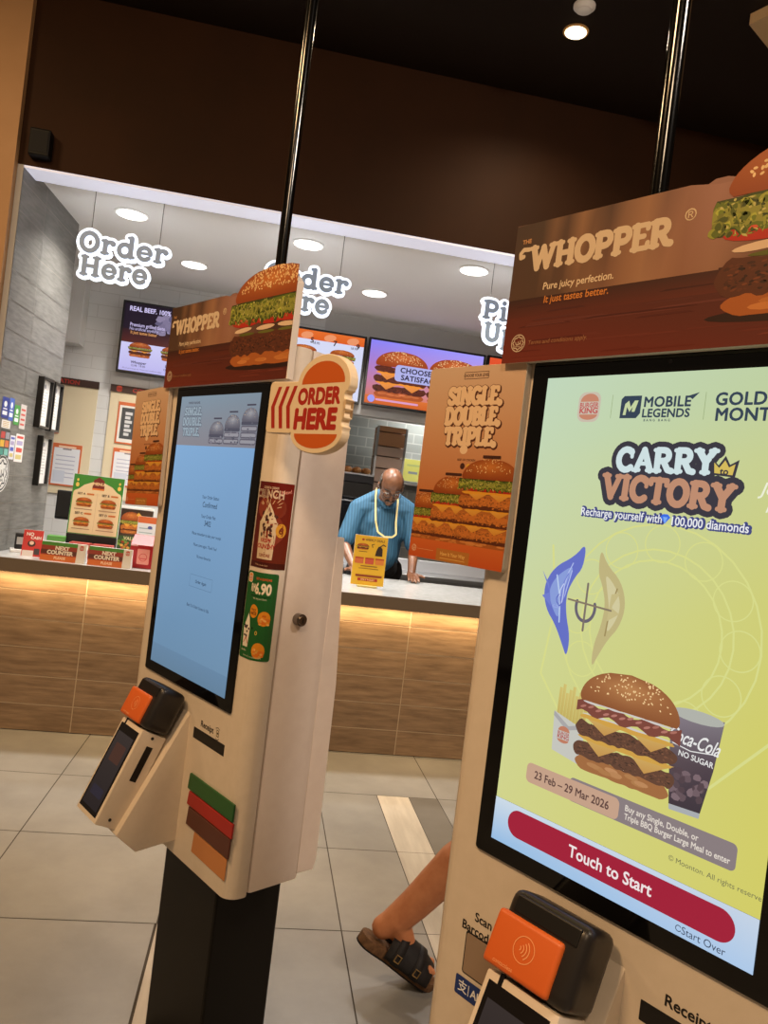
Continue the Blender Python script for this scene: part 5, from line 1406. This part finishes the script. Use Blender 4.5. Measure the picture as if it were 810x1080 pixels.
def organic(name, caps, voxel, m, parent, smooth_it=6, cut=None):
    """One continuous skin grown over tapered limbs."""
    bm = bmesh.new(); capsules(bm, caps)
    me = bpy.data.meshes.new('o'); bm.to_mesh(me); bm.free()
    o = bpy.data.objects.new('o', me); COL.objects.link(o)
    md = o.modifiers.new('r', 'REMESH'); md.mode = 'VOXEL'; md.voxel_size = voxel
    ms = o.modifiers.new('s', 'SMOOTH'); ms.iterations = smooth_it; ms.factor = .5
    dg = bpy.context.evaluated_depsgraph_get(); dg.update()
    me2 = bpy.data.meshes.new_from_object(o.evaluated_get(dg)); bpy.data.objects.remove(o); bpy.data.meshes.remove(me)
    if cut:
        bm = bmesh.new(); bm.from_mesh(me2)
        for co, no in cut:
            bmesh.ops.bisect_plane(bm, geom=list(bm.verts) + list(bm.edges) + list(bm.faces), plane_co=co, plane_no=no, clear_outer=True)
        bm.to_mesh(me2); bm.free()
    me2.materials.clear()
    return link(name, me2, m, parent, smooth=True)

def head_caps(c, fwd, upv, s=1.0, nose=True):
    c, f, u = Vector(c), Vector(fwd).normalized(), Vector(upv).normalized(); r = f.cross(u).normalized()
    ax = (r, f, u)
    E = lambda a, b, d, rad: (c + r * a * s + f * b * s + u * d * s, tuple(q * s for q in rad), ax, None)
    L_ = [E(0, -.008, .03, (.076, .096, .088)), E(0, .012, -.03, (.066, .078, .082)), E(0, .030, -.075, (.046, .052, .040)), E(0, .062, -.098, (.022, .018, .018)),
          E(0, .080, .012, (.052, .016, .014)), E(.036, .066, -.028, (.022, .020, .020)), E(-.036, .066, -.028, (.022, .020, .020)), E(0, .084, -.066, (.024, .012, .008)), E(0, .082, -.077, (.021, .012, .007)),
          E(.080, -.008, -.012, (.010, .020, .032)), E(-.080, -.008, -.012, (.010, .020, .032))]
    tip = c + f * .105 * s + u * -.038 * s
    L_ += [(c + f * .088 * s + u * .004 * s, .009 * s, tip, .0115 * s), (tip + r * .010 * s - f * .010 * s, .009 * s, tip - r * .010 * s - f * .010 * s, .009 * s)]
    return L_, r, f, u

def hand_caps(w, d, pn, side, L_=.095, curl=.35):
    """Palm and five fingers: wrist w, direction d, palm normal pn (towards what it rests on)."""
    w, d, pn = Vector(w), Vector(d).normalized(), Vector(pn).normalized(); s = d.cross(pn).normalized() * side
    caps = []
    for k in range(4):
        a = s * (-.030 + .020 * k); kn = w + d * .085 + a * 1.0; caps.append((w + a * .55, .017, kn, .012))
        ln = (.060, .074, .078, .066)[k]; sp = d + s * (-.10 + .07 * k)
        p1 = kn + sp * ln * .42 + pn * .004; p2 = p1 + (sp + pn * curl).normalized() * ln * .33; p3 = p2 + (sp + pn * curl * 1.8).normalized() * ln * .27
        caps += [(kn, .0105, p1, .0095), (p1, .0095, p2, .0085), (p2, .0085, p3, .0075)]
    tb = w + d * .025 + s * .036; t1 = tb + (d * .55 + s * .75).normalized() * .040; t2 = t1 + (d * .9 + s * .3).normalized() * .032
    caps += [(w + d * .01 + s * .012, .016, tb, .014), (tb, .014, t1, .0115), (t1, .0115, t2, .009)]
    return caps

def man_at_counter():
    t = thing('person', 'bald man in a blue shirt leaning on the counter with head bowed', 'person', (.955, 5.72, 0))
    B = Vector((.98, 5.72, 0)); W = lambda x, y, z: Vector((x, y, z)) - B
    hc = W(.968, 5.385, 1.555); fw = Vector((.02, -.80, -.60)); up = Vector((.03, -.60, .80))
    hcaps, r, f, u = head_caps(hc, fw, up, 1.06)
    sL, sR = W(.785, 5.57, 1.372), W(1.150, 5.56, 1.392); eL, eR = W(.700, 5.50, 1.115), W(1.205, 5.48, 1.130); wL, wR = W(.765, 5.285, .968), W(1.172, 5.305, .970)
    caps = list(hcaps)
    caps += [(W(.968, 5.55, 1.44), .062, W(.968, 5.44, 1.515), .056), (W(.975, 5.72, .95), .15, W(.968, 5.60, 1.30), .155), (sL, .062, sR, .062),
             (sL, .054, eL, .043), (eL, .041, wL, .028), (sR, .054, eR, .043), (eR, .041, wR, .028)]
    for x in (.90, 1.06): caps += [(W(x, 5.72, .9), .085, W(x, 5.70, .48), .056), (W(x, 5.70, .48), .055, W(x, 5.74, .09), .038), (W(x, 5.74, .05), .04, W(x, 5.60, .035), .035)]
    caps += hand_caps(wL + Vector((0, -.0, -.006)), (.1, -1, -.12), (0, 0, -1), -1); caps += hand_caps(wR + Vector((0, 0, -.006)), (-.05, -1, -.12), (0, 0, -1), 1)
    organic('body', caps, .0048, mat_noise('tan_skin', (106, 69, 48), (128, 86, 60), (30, 30, 30), rough=.38), t, 4)
    SH = mat_shirt()
    shirt = [(W(.975, 5.73, .93), .165, W(.968, 5.61, 1.28), .178), (W(.88, 5.60, 1.24), .12, W(.91, 5.57, 1.36), .072), (W(1.06, 5.60, 1.25), .12, W(1.03, 5.57, 1.37), .072), (sL, .072, W(.915, 5.585, 1.472), .055), (sR, .072, W(1.02, 5.585, 1.480), .055), (W(.915, 5.585, 1.472), .055, W(1.02, 5.585, 1.480), .055), (sL, .072, sR, .072), (sL, .072, sL.lerp(eL, .86), .066), (sR, .072, sR.lerp(eR, .86), .066), (W(.968, 5.56, 1.42), .072, W(.968, 5.53, 1.445), .068),
             (W(.975, 5.545, 1.06), .13, W(.97, 5.54, 1.22), .12)]
    organic('shirt', shirt, .007, SH, t, 5)
    b = MB()
    for k in range(5): b.ball(W(.974, 5.412 - .004 * k + .012 * abs(k - 1), 1.345 - k * .07), .006, n=5)
    # collar and trousers
    cl = [(W(.93, 5.50, 1.445), .022, W(.955, 5.44, 1.405), .014), (W(1.006, 5.50, 1.445), .022, W(.982, 5.44, 1.405), .014), (W(.90, 5.56, 1.46), .02, W(.93, 5.50, 1.445), .022), (W(1.036, 5.56, 1.46), .02, W(1.006, 5.50, 1.445), .022)]
    organic('collar', cl, .005, SH, t, 2)
    tr = []
    for x in (.90, 1.06): tr += [(W(x, 5.72, .88), .10, W(x, 5.70, .48), .075), (W(x, 5.70, .48), .075, W(x, 5.74, .09), .06)]
    tr += [(W(.90, 5.73, .93), .135, W(1.06, 5.73, .93), .135), (W(.92, 5.62, .97), .09, W(1.04, 5.62, .97), .09)]
    organic('trousers', tr, .009, mat('black_trousers', (22, 21, 24), .8), t, 4)
    for x in (.90, 1.06): organic('shoe', [(W(x, 5.74, .045), .045, W(x, 5.55, .035), .04)], .008, M['black'], t, 3)
    # hair fringe
    bm = bmesh.new(); bmesh.ops.create_icosphere(bm, subdivisions=4, radius=1); kill = []
    for v in bm.verts:
        a, bb, d = v.co.x, v.co.y, v.co.z
        if d > .46 - .35 * bb or d < -.6 or bb > .34: kill.append(v)
    bmesh.ops.delete(bm, geom=kill, context='VERTS')
    for v in bm.verts: v.co = hc + r * v.co.x * .0832 + f * (v.co.y * .1035 - .008) + u * (v.co.z * .094 + .024)
    me = bpy.data.meshes.new('hair'); bm.to_mesh(me); bm.free()
    hair = link('hair', me, mat_noise('grey_black_hair', (44, 38, 34), (92, 84, 76), (90, 90, 60), rough=.8), t, True)
    sm = hair.modifiers.new('thick', 'SOLIDIFY'); sm.thickness = .003; sm.offset = 1
    # beard shadow, eyebrows, eyes, glasses
    b = MB(); P = lambda a, c, d: hc + r * a * 1.06 + f * c * 1.06 + u * d * 1.06
    b.tube([P(-.032, .082, -.064), P(0, .096, -.053), P(.032, .082, -.064)], [.005, .009, .005]); b.build('moustache', mat('dark_hair', (44, 38, 34), .8), t, True)
    for s in (-1, 1):
        b = MB(); b.tube([P(s * .014, .094, .020), P(s * .034, .090, .026), P(s * .052, .074, .020)], .0042); b.build('eyebrow', mat('dark_hair', (44, 38, 34)), t, True)
        b = MB(); b.ball(P(s * .032, .078, -.002), .0125, n=8); b.build('eye', mat('eye_white', (226, 220, 212), .2), t, True)
        b = MB(); b.ball(P(s * .032, .0885, -.004), .0045, n=6); b.build('pupil', M['black'], t, True)
    b = MB()
    for s in (-1, 1):
        b.tube([P(s * (.033 + .027 * math.cos(a * PI / 8)), .100, -.006 + .019 * math.sin(a * PI / 8)) for a in range(17)], .0022, 6)
        b.tube([P(s * .060, .098, 0), P(s * .082, .05, .002), P(s * .088, -.005, .004)], .0022, 6)
    b.tube([P(-.006, .101, -.002), P(.006, .101, -.002)], .0022, 6); b.build('glasses', M['frame_black'], t, True)
    # lanyard
    yl = mat('yellow_lanyard', (222, 204, 140), .6)
    pts = [W(.905, 5.60, 1.532), W(.888, 5.52, 1.520), W(.886, 5.47, 1.44), W(.893, 5.40, 1.30), (W(.915, 5.385, 1.225)), W(.965, 5.375, 1.196), W(1.02, 5.375, 1.200), W(1.045, 5.38, 1.222), W(1.038, 5.40, 1.30), W(1.047, 5.47, 1.44), W(1.048, 5.52, 1.525), W(1.032, 5.60, 1.538)]
    b = MB()
    for a, c in zip(pts, pts[1:]):
        d = (c - a).normalized(); s = d.cross(Vector((0, 1, 0))).normalized() * .0062; n = Vector((0, -.0012, 0))
        tb = bmesh.new(); q = [tb.verts.new(p) for p in (a - s - n, a + s - n, c + s - n, c - s - n, a - s + n, a + s + n, c + s + n, c - s + n)]
        for fi in ((0, 1, 2, 3), (7, 6, 5, 4), (0, 4, 5, 1), (1, 5, 6, 2), (2, 6, 7, 3), (3, 7, 4, 0)): tb.faces.new([q[i] for i in fi])
        bmesh.ops.recalc_face_normals(tb, faces=list(tb.faces)); b.merge(tb)
    b.build('lanyard', yl, t)

def mat_shirt():
    m, nt, b = base_mat('striped_blue_shirt'); N, L = nt.nodes, nt.links
    tc = N.new('ShaderNodeTexCoord'); mp = N.new('ShaderNodeMapping'); mp.inputs['Scale'].default_value = (30, 6, .5); L.new(tc.outputs['Object'], mp.inputs[0])
    w = N.new('ShaderNodeTexWave'); w.wave_type = 'BANDS'; w.bands_direction = 'X'; w.inputs['Scale'].default_value = .55; w.inputs['Distortion'].default_value = 1.2; w.inputs['Detail'].default_value = 2
    L.new(mp.outputs[0], w.inputs['Vector'])
    rp = N.new('ShaderNodeValToRGB'); rp.color_ramp.elements[0].color = rgba((40, 84, 112)); rp.color_ramp.elements[1].color = rgba((56, 106, 138)); rp.color_ramp.elements[0].position = .2
    L.new(w.outputs['Fac'], rp.inputs['Fac']); L.new(rp.outputs['Color'], b.inputs['Base Color']); b.inputs['Roughness'].default_value = .75
    return m
man_at_counter()

def walker():
    t = thing('person', 'walking person with a bare lower leg in a black and brown sandal', 'person', (.95, 2.2, 0))
    B = Vector((.95, 2.2, 0)); W = lambda x, y, z: Vector((x, y, z)) - B
    hip1, kn1, an1 = W(.97, 2.24, .88), W(.852, 2.235, .487), W(.572, 2.268, .180)
    heel, toe = W(.516, 2.272, .146), W(.690, 2.245, .048)
    hip2, kn2, an2 = W(1.0, 2.14, .90), W(1.20, 2.13, .52), W(1.27, 2.13, .11)
    hc = W(1.03, 2.19, 1.575); hcaps, r, f, u = head_caps(hc, (1, 0, -.05), (.05, 0, 1), 1.0)
    caps = list(hcaps) + [(W(1.01, 2.19, 1.40), .056, W(1.025, 2.19, 1.50), .052), (W(.98, 2.19, .95), .135, W(1.0, 2.19, 1.30), .145), (W(1.0, 2.36, 1.36), .05, W(1.0, 2.02, 1.36), .05),
            (hip1, .085, kn1, .060), (kn1 + Vector((-.005, 0, -.02)), .060, kn1.lerp(an1, .35) + Vector((-.018, 0, .0)), .060), (kn1.lerp(an1, .35) + Vector((-.018, 0, 0)), .060, kn1.lerp(an1, .8), .049), (kn1.lerp(an1, .8), .049, an1, .044),
            (an1, .042, heel + Vector((.022, 0, .012)), .036), (an1 + Vector((.01, 0, -.01)), .040, heel.lerp(toe, .55) + Vector((0, 0, .018)), .031), (heel.lerp(toe, .5) + Vector((0, .012, .012)), .028, toe + Vector((-.02, .012, .012)), .022), (heel.lerp(toe, .5) + Vector((0, -.014, .012)), .026, toe + Vector((-.02, -.018, .012)), .022),
            (an1 + Vector((0, .03, .0)), .016, an1 + Vector((0, -.03, .0)), .016),
            (hip2, .082, kn2, .054), (kn2, .053, kn2.lerp(an2, .35) + Vector((-.018, 0, 0)), .056), (kn2.lerp(an2, .35) + Vector((-.018, 0, 0)), .056, an2, .036), (an2, .036, W(1.25, 2.13, .062), .034), (an2, .034, W(1.37, 2.13, .055), .030), (W(1.37, 2.13, .055), .03, W(1.43, 2.13, .046), .024)]
    eA, wA = W(1.07, 2.40, 1.10), W(1.18, 2.38, .92); eB, wB = W(.95, 1.98, 1.09), W(1.02, 1.98, .86)
    caps += [(W(1.0, 2.36, 1.36), .05, eA, .04), (eA, .038, wA, .027), (W(1.0, 2.02, 1.36), .05, eB, .04), (eB, .038, wB, .027)]
    caps += hand_caps(wA, (.5, 0, -1), (-.3, -1, 0), 1) + hand_caps(wB, (.2, 0, -1), (-.3, 1, 0), -1)
    for k in range(5):
        a = Vector((-.006 + .002 * k, .030 - .015 * k, .010)); caps.append((toe + a + Vector((-.02, 0, .004)), .0105, toe + a + Vector((.016 - .004 * k, 0, -.002)), .009 if k else .012))
        a2 = Vector((0, .030 - .015 * k, 0)); caps.append((W(1.44, 2.13, .044) + a2, .0105, W(1.475 - .006 * k, 2.13, .040) + a2, .009))
    organic('body', caps, .0055, M['skin_leg'], t, 5)
    organic('shirt', [(W(.98, 2.19, .92), .155, W(1.0, 2.19, 1.28), .165), (W(1.0, 2.36, 1.36), .068, W(1.0, 2.02, 1.36), .068), (W(1.0, 2.36, 1.36), .068, W(1.0, 2.36, 1.36).lerp(eA, .75), .06), (W(1.0, 2.02, 1.36), .068, W(1.0, 2.02, 1.36).lerp(eB, .75), .06)], .009, mat('dark_shirt', (46, 46, 54), .8), t, 4)
    organic('shorts', [(W(.98, 2.24, .92), .125, W(.98, 2.14, .92), .125), (hip1, .108, hip1.lerp(kn1, .78), .088), (hip2, .108, hip2.lerp(kn2, .78), .088)], .009, mat('dark_shorts', (40, 38, 36), .8), t, 4)
    bm = bmesh.new(); bmesh.ops.create_icosphere(bm, subdivisions=4, radius=1)
    bmesh.ops.delete(bm, geom=[v for v in bm.verts if v.co.z < -.3 or (v.co.y > .35 and v.co.z < .45)], context='VERTS')
    for v in bm.verts: v.co = hc + r * v.co.x * .084 + f * (v.co.y * .106 - .01) + u * (v.co.z * .098 + .035)
    me = bpy.data.meshes.new('hair'); bm.to_mesh(me); bm.free(); h = link('hair', me, mat('black_hair', (24, 20, 18), .7), t, True)
    sm = h.modifiers.new('thick', 'SOLIDIFY'); sm.thickness = .008; sm.offset = 1
    for s in (-1, 1):
        b = MB(); b.ball(hc + r * s * .031 + f * .076 + u * -.002, .0115, n=8); b.build('eye', mat('eye_white', (226, 220, 212)), t, True)
        b = MB(); b.tube([hc + r * s * .015 + f * .09 + u * .02, hc + r * s * .034 + f * .086 + u * .025, hc + r * s * .05 + f * .072 + u * .02], .004); b.build('eyebrow', mat('dark_hair', (44, 38, 34)), t, True)
    SOLE = mat_noise('brown_cork_sole', (92, 62, 36), (124, 88, 54), (60, 60, 60), rough=.8); STRAP = mat_noise('black_suede_strap', (20, 17, 16), (34, 29, 27), (60, 60, 60), rough=.7)
    def sandal(hl, te, upn):
        hl, te = Vector(hl), Vector(te); d = (te - hl).normalized(); L_ = (te - hl).length + .075; n = Vector(upn); n = (n - d * n.dot(d)).normalized(); s = d.cross(n)
        o0 = hl - d * .035 - n * .034
        F = lambda a, bb, h: o0 + d * a + s * bb + n * h
        out = arc(.040, 0, .040, .038, 90, 270, 8) + [(.10, -.034), (.17, -.047)] + arc(L_ - .055, 0, .055, .046, -80, 80, 8) + [(.17, .043), (.10, .034)]
        b = MB(); b.prism(out, F, -.012, .016, bev=.004, seg=2); so = b.build('sandal_sole', SOLE, t, True)
        b = MB(); b.prism([(.008 + (x - .008) * .985, y * .97) for x, y in out], F, -.016, -.0122); b.build('outsole', M['black'], so)
        def upper(st, nm, par, m, th_, off):
            tb = bmesh.new(); rows = []
            for k in range(17):
                th = PI * k / 16
                rows.append([tb.verts.new(F(a, -math.cos(th) * (w + off), .002 + math.sin(th) * (q + off))) for a, w, q in st])
            for p, q in zip(rows, rows[1:]):
                for i in range(len(st) - 1): tb.faces.new((p[i], p[i + 1], q[i + 1], q[i]))
            bmesh.ops.recalc_face_normals(tb, faces=list(tb.faces)); bb = MB(); bb.merge(tb); o = bb.build(nm, m, par, True)
            md = o.modifiers.new('thick', 'SOLIDIFY'); md.thickness = th_; md.offset = 1; return o
        up_ = upper([(.085, .044, .064), (.12, .047, .074), (.16, .051, .070), (.20, .053, .060), (.235, .049, .046)], 'upper', so, STRAP, .006, 0)
        for a in (.118, .185):
            upper([(a - .013, .047 + (a - .118) * .08, .074 - (a - .118) * .15), (a + .013, .049 + (a - .118) * .08, .072 - (a - .118) * .15)], 'strap', so, STRAP, .004, .007)
            for sg in (1, -1):
                b = MB(); p = F(a, sg * (.060 + (a - .118) * .08), .026); q = [(-.008, -.010), (.008, -.010), (.008, .010), (-.008, .010), (-.008, -.010)]
                b.tube([p + d * x + n * y for x, y in q], .002, 6); b.build('buckle', mat('brass', (206, 170, 110), .3, metal=.8), so, True)
    sandal(heel, toe, (.45, 0, 1)); sandal(W(1.24, 2.13, .046 + .004), W(1.42, 2.13, .05), (0, 0, 1))
walker()

# ================================================================ light
w = bpy.data.worlds.new('world'); SC.world = w; w.use_nodes = True
bg = w.node_tree.nodes['Background']; bg.inputs['Color'].default_value = (1.0, .74, .50, 1); bg.inputs['Strength'].default_value = .10
def area(name, loc, target, sx, sy, e, c):
    ld = bpy.data.lights.new(name, 'AREA'); ld.shape = 'RECTANGLE'; ld.size = sx; ld.size_y = sy; ld.energy = e; ld.color = c
    o = bpy.data.objects.new(name, ld); COL.objects.link(o); o.location = loc
    o.rotation_euler = (Vector(target) - Vector(loc)).to_track_quat('-Z', 'Y').to_euler(); return o
WARM = (1.0, .62, .30)
area('added_hall_fill', (-1.6, .2, 3.7), (-.6, 1.0, 0), .5, .5, 66, WARM)  # unseen area lights added above the hall to light kiosks and left wall
area('added_hall_fill', (-.4, -1.8, 3.7), (.2, 0, 0), .6, .6, 42, (1.0, .72, .46))
area('added_hall_fill', (1.9, -.4, 3.7), (.6, 1.4, 0), .5, .5, 84, (1.0, .84, .70))
area('added_hall_fill', (-2.2, 2.6, 3.7), (-1.8, 2.8, 0), .4, .4, 32, (1.0, .66, .34))
sp = bpy.data.lights.new('hall_spot', 'SPOT'); sp.energy = 75; sp.color = (1.0, .78, .52); sp.spot_size = 2.6; sp.spot_blend = 1.0; sp.shadow_soft_size = .05
so = bpy.data.objects.new('hall_spot', sp); COL.objects.link(so); so.location = (1.265, 3.63, HALLY - .03); so.rotation_euler = (0, 0, 0)
area('counter_strip_lamp', (1.75, 4.309, .834), (1.75, 4.33, 0), 6.1, .012, 30, (1.0, .70, .36))
area('kitchen_lamp', (1.72, 7.75, 2.50), (1.72, 7.75, 0), .5, .38, 9, (1.0, .98, .92))

SC.view_settings.view_transform = 'Standard'; SC.view_settings.look = 'None'; SC.view_settings.gamma = 1.0; SC.view_settings.exposure = 0.0
SC.view_settings.use_curve_mapping = False
SC.cycles.use_denoising = True
SC.cycles.max_bounces = 8
